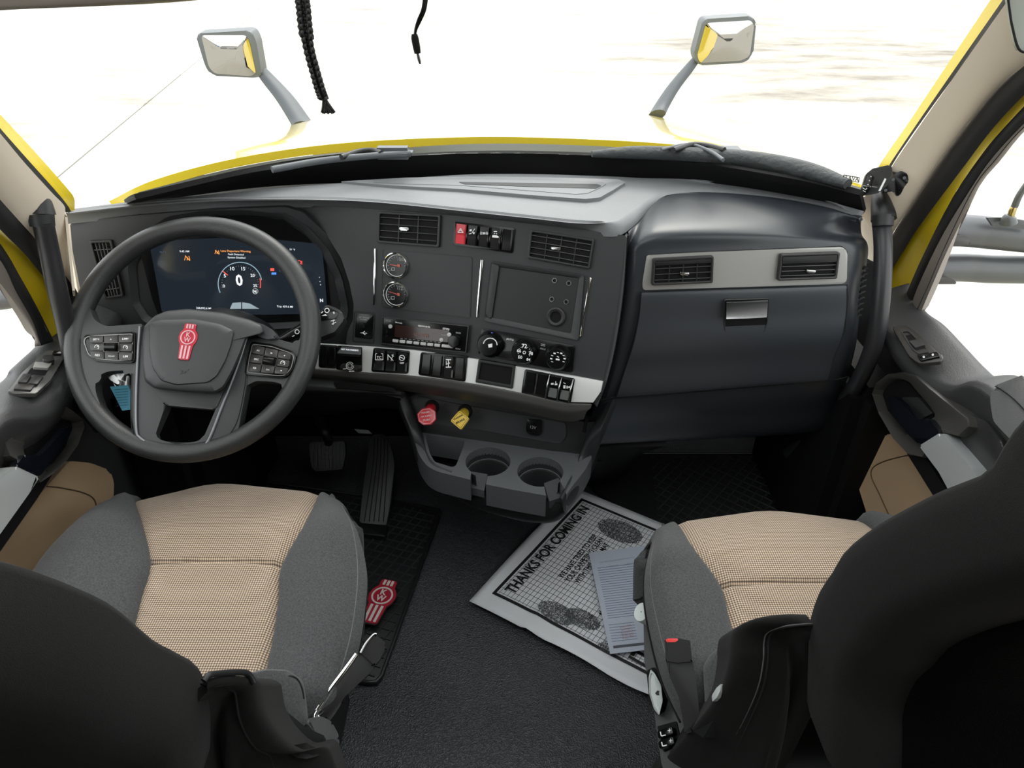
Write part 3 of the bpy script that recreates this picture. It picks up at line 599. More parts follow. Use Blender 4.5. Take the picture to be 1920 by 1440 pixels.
# lower knee panel under the driver fascia
sheet('knee_panel', [[PC.hit(x, y, 0) for x, y in [(150, 690), (300, 700), (450, 706), (600, 708), (700, 722), (760, 735)]],
                     [PC.hit(x, y, .02) for x, y in [(150, 720), (300, 728), (450, 730), (600, 735), (700, 738), (750, 742)]],
                     [PC.hit(x, y, -.06) for x, y in [(150, 760), (300, 760), (450, 760), (600, 760), (700, 752), (752, 752)]],
                     [PC.hit(x, y, -.25) for x, y in [(150, 780), (300, 780), (450, 780), (600, 778), (700, 765), (752, 768)]]], PLD, dash, .01, 30, 20)
slab('knee_slot', [(625, 716), (700, 722), (738, 728), (742, 734), (700, 733), (628, 727)], PC, BLM, dash, .024, .004, 4)
# ---- cluster
PDs = PD.off(0)
bz_o = fil([(238, 500), (262, 440), (310, 408), (380, 396), (460, 394), (532, 400), (580, 428), (618, 470), (641, 520), (653, 575), (652, 596), (641, 606), (600, 612), (500, 618), (400, 620), (300, 616), (268, 604), (246, 570)], 8)
bz_i = fil([(256, 500), (278, 450), (320, 418), (384, 405), (460, 403), (528, 410), (568, 436), (603, 475), (626, 520), (638, 572), (637, 590), (630, 597), (595, 601), (500, 606), (400, 608), (306, 604), (280, 594), (262, 566)], 8)
clus = slab('instrument_cluster', bz_i, PD, PLD, dash, .0015, .003)
ring('binnacle_rim', bz_o, bz_i, PD, PLA, dash, .014, .016, .003, offi=.004)
slab('screen_surround', fil([(262, 470), (284, 440), (330, 412), (400, 405), (470, 404), (530, 412), (570, 440), (604, 470), (613, 500), (622, 590), (600, 600), (500, 604), (380, 606), (300, 600), (285, 560)], 4), PD, BLK, clus, .004, .004)
scr = slab('display_screen', fil([(281, 462), (330, 450), (420, 446), (520, 450), (603, 458), (609, 520), (614, 588), (500, 590), (400, 590), (303, 584), (292, 520)], 2), PD, SCR, clus, .0065, .003)
PS = PD.off(.0072)
def tx(s, a, b, m=WHE, hr=1., bold=.01): return text(s, a, b, PS, m, clus, hr=hr, bold=bold)
tx('Lane Departure Warning', (414, 472), (470, 473), ORA); tx('Fault Detected', (428, 478), (457, 479)); tx('System Disabled', (427, 484), (460, 485))
tx('0', (443, 535), (456, 535), WHE, 1.15, .03); tx('10', (432, 507), (440, 507)); tx('15', (453, 507), (460, 507)); tx('20', (470, 519), (478, 519)); tx('25', (475, 538), (482, 538)); tx('0', (418, 539), (422, 539)); tx('N', (475.5, 549), (481, 549), bold=.03)
tx('5', (420, 520), (424, 520)); tx('9:45 AM', (337, 473), (355, 473)); tx('12.7 V', (300, 474), (312, 474), BLUI); tx('51 °F', (543, 469), (553, 470)); tx('208,892.6 MI', (368, 579), (396, 580)); tx('Trip 439.6 MI', (519, 576), (549, 577)); tx('N', (600, 566), (606, 566), bold=.03)
tx('ON', (523, 509), (531, 510), BLUI)
g = []
for i in range(3): pass
marks('dial_ring', arcl((450, 532), 41, 155, 350, 1.6, 36, .98), PS, mat('dial_line', (.25, .36, .42), .4, emit=((.3, .45, .55), .25)), clus)
marks('dial_red_arc', arcl((450, 532), 38.5, 345, 372, 1.4, 8, .98), PS, REDG, clus)
tk = []
for i in range(26):
    a = radians(168 + i * 8.1); l = 4 if i % 5 == 0 else 2
    tk.append(lin((450 + 35 * cos(a), 532 + 34 * sin(a)), (450 + (35 - l) * cos(a), 532 + (34 - l) * sin(a)), .7))
marks('dial_ticks', tk, PS, GRT, clus)['kind'] = 'stuff'
marks('dial_needle', [lin((417, 508), (427, 516), 1.4)], PS, REDG, clus)
marks('gear_ring', arcl((478.5, 546), 5.2, 0, 360, 1, 14), PS, WHT, clus)
marks('truck_icon', [[(436, 568), (452, 567), (452, 579), (431, 579)], [(454, 567), (468, 569), (486, 579), (454, 579)]], PS, mat('truck_icon_grey', (.3, .36, .4), .5, emit=((.3, .38, .42), .25)), clus)
def lane_icon(x, y, s=1.): return [lin((x, y), (x + 2 * s, y - 8 * s), 1.1), lin((x + 10 * s, y), (x + 8 * s, y - 8 * s), 1.1), lin((x + 1 * s, y - 9 * s), (x + 10 * s, y + 1), 1.1), lin((x + 5 * s, y), (x + 5 * s, y - 6 * s), 1.4)]
marks('lane_icon', lane_icon(346, 488), PS, ORA, clus); marks('lane_icon', lane_icon(403, 476, .8), PS, ORA, clus)
marks('warning_icon', arcl((561, 492), 3.4, 0, 360, 1.1, 10) + [lin((556, 489), (556, 496), 1), lin((566, 489), (566, 496), 1)], PS, REDG, clus)
marks('seatbelt_icon', [[(507, 503), (514, 503), (514, 508), (507, 508)]], PS, REDG, clus)
marks('def_icon', [[(509, 511), (518, 511), (518, 515), (509, 515)]], PS, mat('blue_icon', (.05, .15, .5), .5, emit=((.1, .3, .9), .4)), clus)
marks('status_dots', [[(598 + a, 519 + b), (600 + a, 519 + b), (600 + a, 521 + b), (598 + a, 521 + b)] for a, b in ((0, 0), (1, 8), (2, 14))], PS, WHT, clus)
# ---- vents
def vent(Q, pl, parent, nh, nv, m=PLD, rim=.05, off=.0, slat_m=BLK, top_band=0, tab=(.42, .5), label=None):
    v = slab('air_vent', inset(Q, 2), pl, BLM, parent, off + .001, .002, 3, label=label)
    o = fil(Q, 4); i_ = fil(inset(Q, 4.5), 2.5)
    ring('vent_frame', o, i_, pl, m, v, off + .007, .008, .0015)
    I = inset(Q, 5); t0 = top_band
    if t0: slab('vent_flap', sub(I, 0, 0, 1, t0 * .9), pl, PLD, v, off + .008, .006, 1, .001)
    for a in range(nh):
        t = t0 + (1 - t0) * (a + .5) / nh
        A, B = q2(I, 0, t), q2(I, 1, t); p, q = pl.hit(*A, off + .004), pl.hit(*B, off + .004)
        bm = bmesh.new(); tube_bm(bm, [p, q], .0012, 6, flat=1); link('slat', bm, DOORS, v)
    for a in range(nv):
        s_ = (a + 1) / (nv + 1); A, B = q2(I, s_, t0), q2(I, s_, 1); p, q = pl.hit(*A, off + .0045), pl.hit(*B, off + .0045)
        bm = bmesh.new(); tube_bm(bm, [p, q], .0011, 6); link('vane', bm, DOORS, v)
    if tab is None: return v
    c = q2(I, *tab); slab('vent_tab', [(c[0] - 9, c[1] - 3), (c[0] + 9, c[1] - 2), (c[0] + 8, c[1] + 4), (c[0] - 8, c[1] + 3)], pl, CHD, v, off + .009, .006, 2, .0015)
    return v
vent([(708, 396), (826, 403), (823, 464), (706, 455)], PC, dash, 4, 2)
vent([(994, 430), (1115, 449), (1106, 505), (988, 484)], PC, dash, 4, 3)
vent([(166, 452), (209, 450), (232, 556), (196, 562)], PD, dash, 4, 4, tab=None)
# ---- gauges
gp = fil([(717, 466), (886, 481), (882, 598), (715, 576)], 6)
ring('gauge_panel_edge', gp, [tuple(v) for v in inset(gp, 1.3)], PC, PLD, dash, .0012, .003)
slab('gauge_panel', inset(gp, 1.6), PC, PLA, dash, .0008, .003)
def gauge(cx, cy, lab, needle):
    c = PC.hit(cx, cy); r = (PC.hit(cx + 23.5, cy + 2) - c).length
    gz = lathe('gauge', PC, c, [(r, .001), (r, .006), (r * .95, .010), (r * .88, .0105), (r * .84, .007)], CHR, dash, 36, lab, cap=False)
    disc('gauge_face', PC, c, r * .86, BLK, gz, .0065, .003)
    ring_p = []
    g_ = PC.off(.0068); tkk = []
    for i in range(13):
        a = radians(-215 + i * 18); tkk.append(lin((cx + 17 * cos(a), cy + 17.5 * sin(a)), (cx + 14.5 * cos(a), cy + 15 * sin(a)), .6))
    marks('gauge_ticks', tkk, g_, GRT, gz)
    marks('gauge_line', arcl((cx, cy), 19.4, 0, 360, .8, 36, 1.04), g_, WHT, gz)
    marks('needle', [lin((cx - 13, cy - 2 + needle), (cx + 4, cy + 1), 1.3), [(cx + 1, cy - 3), (cx + 6, cy - 2), (cx + 6, cy + 3), (cx + 1, cy + 2)]], g_.off(.001), mat('needle_red', (.5, .08, .05), .4), gz)
    text('100' if needle == 0 else '1/2', (cx + 2, cy - 9), (cx + 12, cy - 8), g_, GRT, gz)
    marks('gauge_icon', [lin((cx - 10, cy + 4), (cx - 4, cy + 4), .9), lin((cx - 10, cy + 9), (cx - 4, cy + 9), .9), lin((cx - 10, cy + 4), (cx - 10, cy + 9), .9), lin((cx - 4, cy + 4), (cx - 4, cy + 9), .9)], g_, GRT, gz)
gauge(744, 498, 'upper chrome ringed gauge', 0); gauge(743.5, 552, 'lower chrome ringed gauge', -3)
# ---- chrome trims
for Q in ([(701, 466), (705, 466), (702, 572), (699, 572)], [(901, 487), (906, 487), (896, 596), (892, 595)], [(1105, 520), (1109, 521), (1091, 632), (1087, 631)]): slab('chrome_trim', Q, PC, CHR, dash, .004, .006, 0, .0015, label='thin vertical chrome strip')
# ---- pocket with screw holes
po = fil([(919, 489), (1096, 515), (1087, 636), (1078, 641), (905, 604), (908, 590)], 5); pi_ = fil([(927, 498), (1086, 520), (1071, 627), (914, 595), (916, 585)], 4)
pk = ring('phone_pocket', po, [p for p in pi_][:len(po)] if len(pi_) >= len(po) else pi_, PC, PLA, dash, .004, .008, .0015) if len(po) == len(pi_) else ring('phone_pocket', fil([(919, 489), (1096, 515), (1085, 639), (906, 602)], 6), fil([(929, 500), (1085, 522), (1070, 625), (915, 593)], 4), PC, PLA, dash, .006, .010, .002, offi=.002)
slab('pocket_back', fil([(929, 500), (1085, 522), (1070, 625), (915, 593)], 4), PC, PLD, pk, .0012, .003)
slab('pocket_left_roll', [(922, 494), (936, 498), (921, 598), (910, 592)], PC, PLD, pk, .006, .006, 3, .003)
for x, y in ((1040, 526), (1067, 531), (1035, 561), (1062, 566)):
    c = PC.hit(x, y); lathe('screw_hole', PC, c, [(.0052, .0012), (.0052, .0028), (.0034, .0028), (.0030, .0014)], CHD, pk, 16, cap=False); disc('hole', PC, c, .0031, BLM, pk, .002, .001, 0, 14)
c = PC.hit(1043, 594); lathe('grommet', PC, c, [(.0195, .001), (.019, .006), (.016, .0075), (.0115, .006), (.011, .002)], RUB, pk, 28, cap=False); disc('grommet_hole', PC, c, .0112, BLM, pk, .0025, .001)
# ---- rocker switches
def icon(kind, c, pl, parent, off, m=WHT):
    x, y = c; T = {
        'tri': [lin((x - 5, y + 4), (x, y - 4), 1.1), lin((x, y - 4), (x + 5, y + 4), 1.1), lin((x + 5, y + 4), (x - 5, y + 4), 1.1), lin((x - 2, y + 2), (x, y - 1), 1), lin((x, y - 1), (x + 2, y + 2), 1)],
        'fog': [[(x - 5, y - 4), (x - 1, y - 5), (x - 1, y - 1), (x - 5, y - 1)], lin((x + 5, y - 6), (x - 1, y + 3), 1), lin((x - 6, y + 4), (x - 2, y + 3), 1.2), [(x + 1, y + 1), (x + 5, y + 1), (x + 4, y + 4), (x + 2, y + 4)]],
        'beam': [[(x - 2, y - 2), (x, y - 2), (x, y + 2), (x - 2, y + 2)], [(x + 1, y - 2), (x + 3, y - 2), (x + 3, y + 2), (x + 1, y + 2)]] + [lin((x - 7, y + d), (x - 3, y + d), .8) for d in (-2, 0, 2)] + [lin((x + 4, y + d), (x + 8, y + d), .8) for d in (-2, 0, 2)],
        'cargo': [lin((x - 3, y - 6), (x + 3, y - 6), 1.4), lin((x - 1, y - 3), (x - 3, y - 1), .8), lin((x + 1, y - 3), (x + 3, y - 1), .8), [(x - 6, y + 1), (x + 2, y + 1), (x + 6, y + 3), (x + 6, y + 6), (x - 6, y + 5)]],
        'trac': [lin((x - 7, y - 5), (x - 7, y + 6), 1.2), lin((x + 7, y - 5), (x + 7, y + 6), 1.2), lin((x - 7, y + 6), (x + 7, y + 6), 1.2), lin((x - 7, y - 5), (x - 4, y - 6), 1.2), lin((x + 7, y - 5), (x + 4, y - 6), 1.2)],
        'nox': [lin((x - 5, y - 6), (x - 5, y + 5), 1.2), lin((x - 5, y - 5), (x + 5, y + 6), 1.2), lin((x + 5, y - 6), (x + 1, y + 6), 1.1), lin((x + 2, y - 5), (x + 6, y - 2), 1.3)],
        'eng': arcl((x, y - 1), 5, 0, 360, 1.4, 10) + [lin((x - 3, y - 2), (x + 3, y), 1.4)],
        'axle': [lin((x - 5, y - 7), (x + 5, y - 7), 1.8), lin((x - 5, y + 7), (x + 5, y + 7), 1.8), lin((x, y - 7), (x, y + 7), 1.6), lin((x - 4, y - 4), (x - 4, y + 3), 1.2), lin((x - 3, y + 1), (x + 3, y - 1), 1.6)],
        'sus': [[(x - 6, y - 1), (x - 1, y - 1), (x - 1, y + 2), (x - 6, y + 2)], [(x + 1, y), (x + 6, y), (x + 6, y + 3), (x + 1, y + 3)], lin((x + 3, y - 4), (x + 3, y - 1), 1.3)],
        'lock': [lin((x - 5, y - 6), (x - 1, y - 4), 1.2), [(x - 5, y - 1), (x - 1, y - 1), (x - 1, y + 5), (x - 5, y + 5)], [(x + 1, y), (x + 3, y), (x + 3, y + 5), (x + 1, y + 5)], arcl((x + 6, y), 2, 0, 360, 1, 6)[0], [(x + 4, y + 1), (x + 8, y + 1), (x + 8, y + 4), (x + 4, y + 4)]],
        'ring': arcl((x, y), 7, 0, 330, 1.3, 14) + arcl((x, y), 4.2, 0, 360, 1, 12) + [lin((x - 13, y + 6), (x - 4, y + 5), 1.4), lin((x - 2, y + 10), (x + 3, y + 10), 2), lin((x + 4, y + 10), (x + 8, y + 10), 2)],
        'seat': [lin((x - 4, y - 4), (x - 3, y + 3), 1.6), lin((x - 3, y + 3), (x + 5, y + 4), 1.8)], 'none': []}[kind]
    if T: marks('icon', T, pl, m, parent, off)
def rockers(Q, pl, off, kinds, first=None, guard=()):
    hs = slab('switch_block', fil(Q, 4), pl, BLK, dash, off + .003, .012, 0, .001)
    n = len(kinds); I = inset(Q, 2.2)
    for i, k in enumerate(kinds):
        S = sub(I, i / n + .03 / n, .04, (i + 1) / n - .08 / n, .96); m = first if (i == 0 and first) else BLK
        c = q2(S, .5, .32); A = [pl.hit(*p, off + .010) for p in S]
        # rocker with a raised lower half
        bm = bmesh.new(); lift = [.009, .009, .006, .010, .013] if k not in ('none',) else [.005, .006, .006, .006, .005]
        rows = [[pl.hit(*q2(S, s_, t), off + lift[j]) for s_ in (0, .12, .88, 1)] for j, t in enumerate((0, .3, .55, .8, 1))]
        rows = [[r[0] - pl.n * .003, r[1], r[2], r[3] - pl.n * .003] for r in rows]; rows = [[p - pl.n * .008 for p in rows[0]]] + rows + [[p - pl.n * .010 for p in rows[-1]]]
        grid(bm, rows); rk = link('rocker', bm, m, hs, 35, 'bright red hazard rocker' if m is RED else None)
        icon(k, c, pl, hs, off + .0095)
        if k == 'trac': text('TC', (c[0] - 4.5, c[1] + 4), (c[0] + 4.5, c[1] + 4.5), pl, WHT, hs, off + .0098, 1, bold=.03)
        if k == 'eng': text('OFF', (c[0] - 4, c[1] + 10), (c[0] + 4, c[1] + 10.5), pl, WHT, hs, off + .0098, 1, bold=.03)
    for s_ in guard:
        a, m_, b = q2(I, s_, .0), q2(I, s_ - .02, .55), q2(I, s_ - .01, 1.08)
        tube('guard_rail', [pl.hit(*a, off + .006), pl.hit(a[0] - 3, a[1] + 12, off + .017), pl.hit(*m_, off + .021), pl.hit(*b, off + .008)], .0012, CHD, hs, 6, 12)
    return hs
rockers([(852, 415), (966, 428), (961, 475), (849, 459)], PC, 0, ['tri', 'fog', 'beam', 'cargo', 'none'], RED)
rockers([(599, 646), (632, 648), (631, 691), (597, 689)], PC, .010, ['none', 'none'])
rockers([(700, 652), (768, 658), (765, 701), (696, 697)], PC, .010, ['trac', 'nox', 'eng'])
rockers([(789, 660), (876, 669), (872, 716), (784, 703)], PC, .010, ['none', 'none', 'axle', 'none'])
rockers([(984, 692), (1078, 710), (1070, 756), (977, 738)], PC, .010, ['none', 'none', 'sus', 'lock'], guard=(.5, .75, .99))
# trailer brake paddle
tp = slab('trailer_brake_lever', fil([(632, 648), (678, 651), (678, 697), (630, 693)], 3), PC, BLK, dash, .013, .012, 0, .001)
bm = bmesh.new()
rows = [[PC.hit(x, y, .010 + o) for x, y in P] for P, o in (([(643, 648), (676, 651)], .006), ([(641, 650), (677, 654)], .03), ([(632, 662), (677, 665)], .042), ([(634, 665), (676, 668)], .038), ([(640, 667), (674, 669)], .02))]
grid(bm, rows); link('lever_paddle', bm, PLA, tp, 40)
text('NOT FOR PARKING', (640, 656), (672, 658.5), Pl(PC.hit(655, 656, .049), PC.n), WHE, tp, .0, 1, bold=.03)
slab('lever_base', [(640, 682), (675, 686), (672, 694), (636, 691)], PC, PLA, tp, .024, .01, 3, .002)
icon('ring', (656, 686), PC, tp, .026)
# cubby
cb = ring('cubby', fil([(897, 674), (966, 686), (961, 729), (891, 717)], 2), fil([(902, 680), (961, 690), (957, 722), (897, 711)], 2), PC, PLD, dash, .014, .016, .001)
slab('cubby_back', [(901, 679), (962, 690), (958, 723), (896, 712)], PC, BLM, cb, .002 + .0085, .002)
# usb plate
ub = slab('usb_plate', fil([(668, 587), (699, 590), (697, 636), (665, 632)], 3), PC, BLK, dash, .003, .004, 0, .0008)
ring('usb_plate_edge', fil([(663, 582), (703, 586), (701, 645), (660, 640)], 4), fil([(664.5, 584), (701.5, 587.5), (699.5, 643), (662, 638.5)], 4), PC, PLD, ub, .001, .003)
text('NO SMOKE', (673, 596), (692, 598), PC, GRT, ub, .0035); text('POWER', (676, 600), (688, 601), PC, GRT, ub, .0035)
marks('usb_slot', [[(681, 605), (684, 605), (683, 615), (680, 615)]], PC, BLM, ub, .0033); marks('usb_icon', [lin((676, 624), (688, 625), 1), lin((680, 624), (684, 621), 1), lin((681, 625), (685, 628), 1)], PC, WHT, ub, .0035)
# ---- radio
RQ = [(716, 594), (879, 611), (874, 662), (713, 645)]
rad = slab('radio', fil(RQ, 2), PC, BLK, dash, .008, .01, 0, .001)
ring('radio_frame', RQ, inset(RQ, 2), PC, DOORS, rad, .010, .012, .0006)
R2 = inset(RQ, 2)
slab('radio_display', sub(R2, .15, .22, .79, .70), PC, RSC, rad, .0088, .002, 2)
PR1 = PC.off(.0092)
def rt(s, a, b, m=WHT, hr=1., bold=.015):
    return text(s, q2(R2, *a), q2(R2, *b), PR1, m, rad, hr=hr, bold=bold)
rt('KENWORTH', (.42, .19), (.56, .20), bold=.03); rt('Bluetooth', (.15, .14), (.23, .15)); rt('((SXM))', (.71, .19), (.79, .20), bold=.03)
rt('POWER', (.04, .11), (.10, .12), GRT); rt('107.9FM', (.38, .58), (.55, .59), mat('radio_red_text', (.22, .12, .10), .4))
rt('SOURCE', (.70, .44), (.77, .45), GRT); rt('BACK', (.87, .30), (.93, .31), GRT); rt('MENU', (.88, .93), (.94, .94), GRT)
for s_, t in ((.115, .28), (.81, .36), (.725, .60)):
    c = PC.hit(*q2(R2, s_, t)); disc('button', PC, c, .0043, mat('grey_white_button', (.5, .5, .5), .4), rad, .0105, .003, .0006, 18)
for i in range(7): slab('preset_button', sub(R2, .13 + i * .083, .80, .195 + i * .083, .91), PC, mat('grey_white_button', (0, 0, 0)), rad, .0105, .003, 1, .0005)
slab('preset_button', sub(R2, .715, .80, .85, .91), PC, mat('grey_white_button', (0, 0, 0)), rad, .0105, .003, 1, .0005)
marks('display_line', [lin(q2(R2, .22 + i * .05, .735), q2(R2, .25 + i * .05, .736), .7) for i in range(10)], PR1, GRT, rad)
c = PC.hit(*q2(R2, .885, .58)); lathe('volume_knob', PC, c, [(.0135, .009), (.0130, .018), (.0115, .0205), (0.006, .021)], BLK, rad, 24)
marks('usb_port', [sub(R2, .045, .45, .065, .60), sub(R2, .045, .66, .07, .72)], PR1, BLM, rad)
# ---- climate panel
cq = [(903, 615), (1078, 648), (1073, 699), (896, 664)]
clim = slab('climate_panel', fil(cq, 5), PC, BLK, dash, .005, .007, 0, .001)
PQ = PC.off(.0055)
for i, (x, y) in enumerate(((920, 645), (984, 659), (1047, 670))):
    c = PC.hit(x, y + 0, .004); r = (PC.hit(x + 23, y) - PC.hit(x, y)).length
    kb_ = lathe('climate_knob', PC, c, [(r * 1.08, 0), (r * 1.04, .005), (r * .94, .013), (r * .86, .017), (r * .83, .022), (r * .78, .0235), (r * .5, .0238), (r * .2, .0238)], BLK, clim, 36)
    c2 = (x - 1, y + 2.); pk2 = Pl(c + PC.n * .0242, PC.n)
    if i == 0:
        marks('fan_arc', arcl(c2, 13, 190, 360, 1.6, 12) + [[(c2[0] - 4, c2[1] - 1), (c2[0] + 4, c2[1] - 3), (c2[0] + 4, c2[1] + 4), (c2[0] - 3, c2[1] + 5)]], pk2, WHT, clim)
    elif i == 1:
        for s_, a, b in (('72', (-5, -9), (5, -8)), ('66', (-14, -1), (-6, 0)), ('78', (8, 4), (16, 5)), ('60', (-12, 11), (-4, 12)), ('84', (4, 15), (11, 16))): text(s_, (c2[0] + a[0], c2[1] + a[1]), (c2[0] + b[0], c2[1] + b[1]), pk2, WHT, clim, bold=.02)
        marks('snow_icon', arcl(c2, 2.6, 0, 360, 1.2, 8) + [lin((c2[0] + 11 * cos(radians(a)), c2[1] + 11 * sin(radians(a))), (c2[0] + 12.2 * cos(radians(a)), c2[1] + 12.2 * sin(radians(a))), 1.2) for a in range(150, 400, 22)], pk2, WHT, clim)
    else:
        marks('mode_icons', [[(c2[0] - 4, c2[1] + 0), (c2[0] + 3, c2[1] + 1), (c2[0] + 3, c2[1] + 4), (c2[0] - 4, c2[1] + 3)], lin((c2[0] - 2, c2[1] - 4), (c2[0] + 2, c2[1] - 2), 1.4)] + [lin((c2[0] + 12.5 * cos(radians(a)) - 2, c2[1] + 11.5 * sin(radians(a))), (c2[0] + 12.5 * cos(radians(a)) + 2, c2[1] + 11.5 * sin(radians(a)) + 1), 2.6 if a % 60 == 0 else 1.) for a in range(150, 420, 30)], pk2, WHT, clim)
    marks('led', [arcl((x + (2 if i == 0 else -4), y + (-20 if i == 0 else 20)), .6, 0, 360, 2.4, 5)[k] for k in range(5)], PC, BLG, clim, .006 if i else .016)
text('AUTO', (949, 637), (963, 639.5), PQ, WHT, clim, bold=.01); text('MAX', (1013, 655), (1023, 657), PQ, GRT, clim)
marks('defrost_icon', [lin((1014, 645), (1022, 646), 1), lin((1014, 648), (1022, 649), 1)], PQ, GRT, clim)
# ---- passenger side module
def gy(x, y, off): return PG.hit(x, y, off)
r0 = [atZ(x, y, z) for x, y, z in [(1179, 440, .90), (1195, 416, .905), (1218, 388, .913), (1256, 369, .92), (1340, 368, .922), (1450, 377, .922), (1548, 394, .922), (1611, 412, .922)]]
r1 = [gy(x, y, o) for x, y, o in [(1175, 470, -.03), (1190, 455, -.014), (1212, 436, -.018), (1250, 428, -.018), (1340, 426, -.018), (1450, 430, -.018), (1545, 438, -.022), (1616, 440, -.05)]]
r2 = [gy(x, y, o) for x, y, o in [(1170, 500, -.03), (1186, 490, -.006), (1207, 478, 0), (1250, 472, 0), (1340, 468, 0), (1450, 464, 0), (1590, 462, -.004), (1628, 470, -.05)]]
r3 = [gy(x, y, o) for x, y, o in [(1160, 570, -.03), (1176, 565, -.004), (1200, 560, 0), (1250, 560, 0), (1340, 560, 0), (1450, 555, 0), (1588, 550, 0), (1614, 560, -.05)]]
r4 = [gy(x, y, o) for x, y, o in [(1145, 660, -.035), (1156, 660, -.01), (1180, 655, -.002), (1250, 655, 0), (1340, 655, 0), (1450, 650, 0), (1580, 640, 0), (1606, 640, -.05)]]
r5 = [gy(x, y, o) for x, y, o in [(1118, 748, -.045), (1132, 748, -.02), (1152, 745, -.012), (1250, 736, -.012), (1340, 730, -.012), (1450, 720, -.012), (1556, 712, -.012), (1590, 706, -.06)]]
r6 = [gy(x, y, o) for x, y, o in [(1104, 800, -.075), (1112, 800, -.06), (1135, 796, -.055), (1250, 786, -.055), (1340, 780, -.055), (1450, 772, -.055), (1540, 762, -.055), (1575, 750, -.08)]]
r7 = [gy(x, y, o) for x, y, o in [(1098, 840, -.15), (1106, 838, -.13), (1125, 832, -.12), (1250, 826, -.12), (1340, 822, -.12), (1450, 816, -.12), (1530, 808, -.12), (1560, 796, -.14)]]
sheet('passenger_module', [[p + V3(0, .04, -.002) for p in r0], r0, r1, r2, r3, r4, r5, r6, r7, [p + V3(0, .15, .02) for p in r7]], PLG, dash, .01, 60, 80, smooth=70)
tube('module_seam', [atZ(1178, 441, .902)] + [gy(x, y, o) for x, y, o in [(1174, 470, -.018), (1168, 520, -.02), (1158, 585, -.02), (1143, 660, -.024), (1128, 715, -.03), (1114, 757, -.04)]], .0022, STD, dash, 6, 40)
bzo = fil([(1213, 479), (1300, 474), (1400, 470), (1580, 463), (1589, 472), (1588, 524), (1584, 532), (1400, 538), (1300, 541), (1205, 544), (1205, 528)], 5)
pz = slab('vent_bezel', bzo, PG, SLW, dash, .004, .008, 0, .0015, 'warm silver trim panel')
slab('bezel_gap', [(p[0], p[1] - 1.6) for p in bzo], PG, STD, dash, .0015, .004)
vent([(1225, 486), (1339, 480), (1337, 531), (1222, 536)], PG, dash, 3, 3, DOORS, off=.006, top_band=.2, tab=(.53, .62))
vent([(1464, 477), (1576, 473), (1570, 523), (1458, 527)], PG, dash, 3, 0, DOORS, off=.006, top_band=.35, tab=(.55, .72))
gd = [(1203, 549), (1300, 545), (1400, 542), (1588, 535), (1590, 560), (1584, 620), (1568, 660), (1556, 690), (1553, 712), (1400, 724), (1250, 737), (1156, 744), (1163, 720), (1182, 668), (1195, 610)]
slab('door_gap', [(p[0] + (1 if p[0] > 1400 else -1.5), p[1] + (-1.5 if p[1] < 600 else 1.2)) for p in gd], PG, STD, dash, .0012, .02)
dr = [[gy(x, y, o) for x, y in P] for P, o in (([(1203, 550), (1300, 546), (1400, 543), (1587, 536)], .001), ([(1203, 553), (1300, 549), (1400, 546), (1587, 539)], .0105), ([(1198, 600), (1300, 596), (1400, 592), (1586, 585)], .013), ([(1187, 650), (1300, 646), (1400, 640), (1577, 635)], .017), ([(1172, 695), (1300, 686), (1400, 680), (1562, 672)], .008), ([(1158, 741), (1300, 730), (1400, 721), (1553, 710)], .003), ([(1158, 743), (1300, 732), (1400, 723), (1553, 712)], -.006))]
gdo = sheet('glovebox_door', dr, PLG, dash, .006, 40, 50, smooth=60)
hq = [(1358, 561), (1443, 559), (1440, 605), (1434, 622), (1425, 627), (1366, 628), (1358, 620)]
hr_ = fil(hq, 4)
ring('handle_recess_edge', hr_, [tuple(v) for v in inset(hr_, 2)], PG, DOORS, gdo, .0165, .006, .0008)
slab('handle_recess', inset(hr_, 2), PG, BLM, gdo, .0150, .003)
bm = bmesh.new(); rows = [[gy(x, y, o) for x, y in P] for P, o in (([(1362, 565), (1400, 564), (1440, 562)], .018), ([(1362, 568), (1400, 567), (1440, 565)], .026), ([(1362, 584), (1400, 583), (1439, 581)], .0275), ([(1362, 598), (1400, 597), (1438, 595)], .030), ([(1362, 600), (1400, 599), (1438, 597)], .020))]
grid(bm, rows); link('door_handle', bm, CHR, gdo, 40, 'chrome pull handle')
tube('lower_panel_seam', [gy(x, y, -.012) for x, y in [(1118, 752), (1152, 746), (1250, 738), (1340, 732), (1450, 722), (1556, 713), (1588, 707)]], .0012, STD, dash, 6, 30)
# side demist grille
for i in range(9):
    x, y = 1627 - i * .9 - (i * .25) ** 2, 502 + i * 11; slab('grille_fin', [(x - 9, y + 2), (x, y - 1), (x + 1, y + 1), (x - 8, y + 4.5)], PG, DOORS, dash, -.03, .02)
slab('grille_back', [(1618, 495), (1640, 492), (1634, 600), (1606, 610)], PG, BLM, dash, -.055, .03)
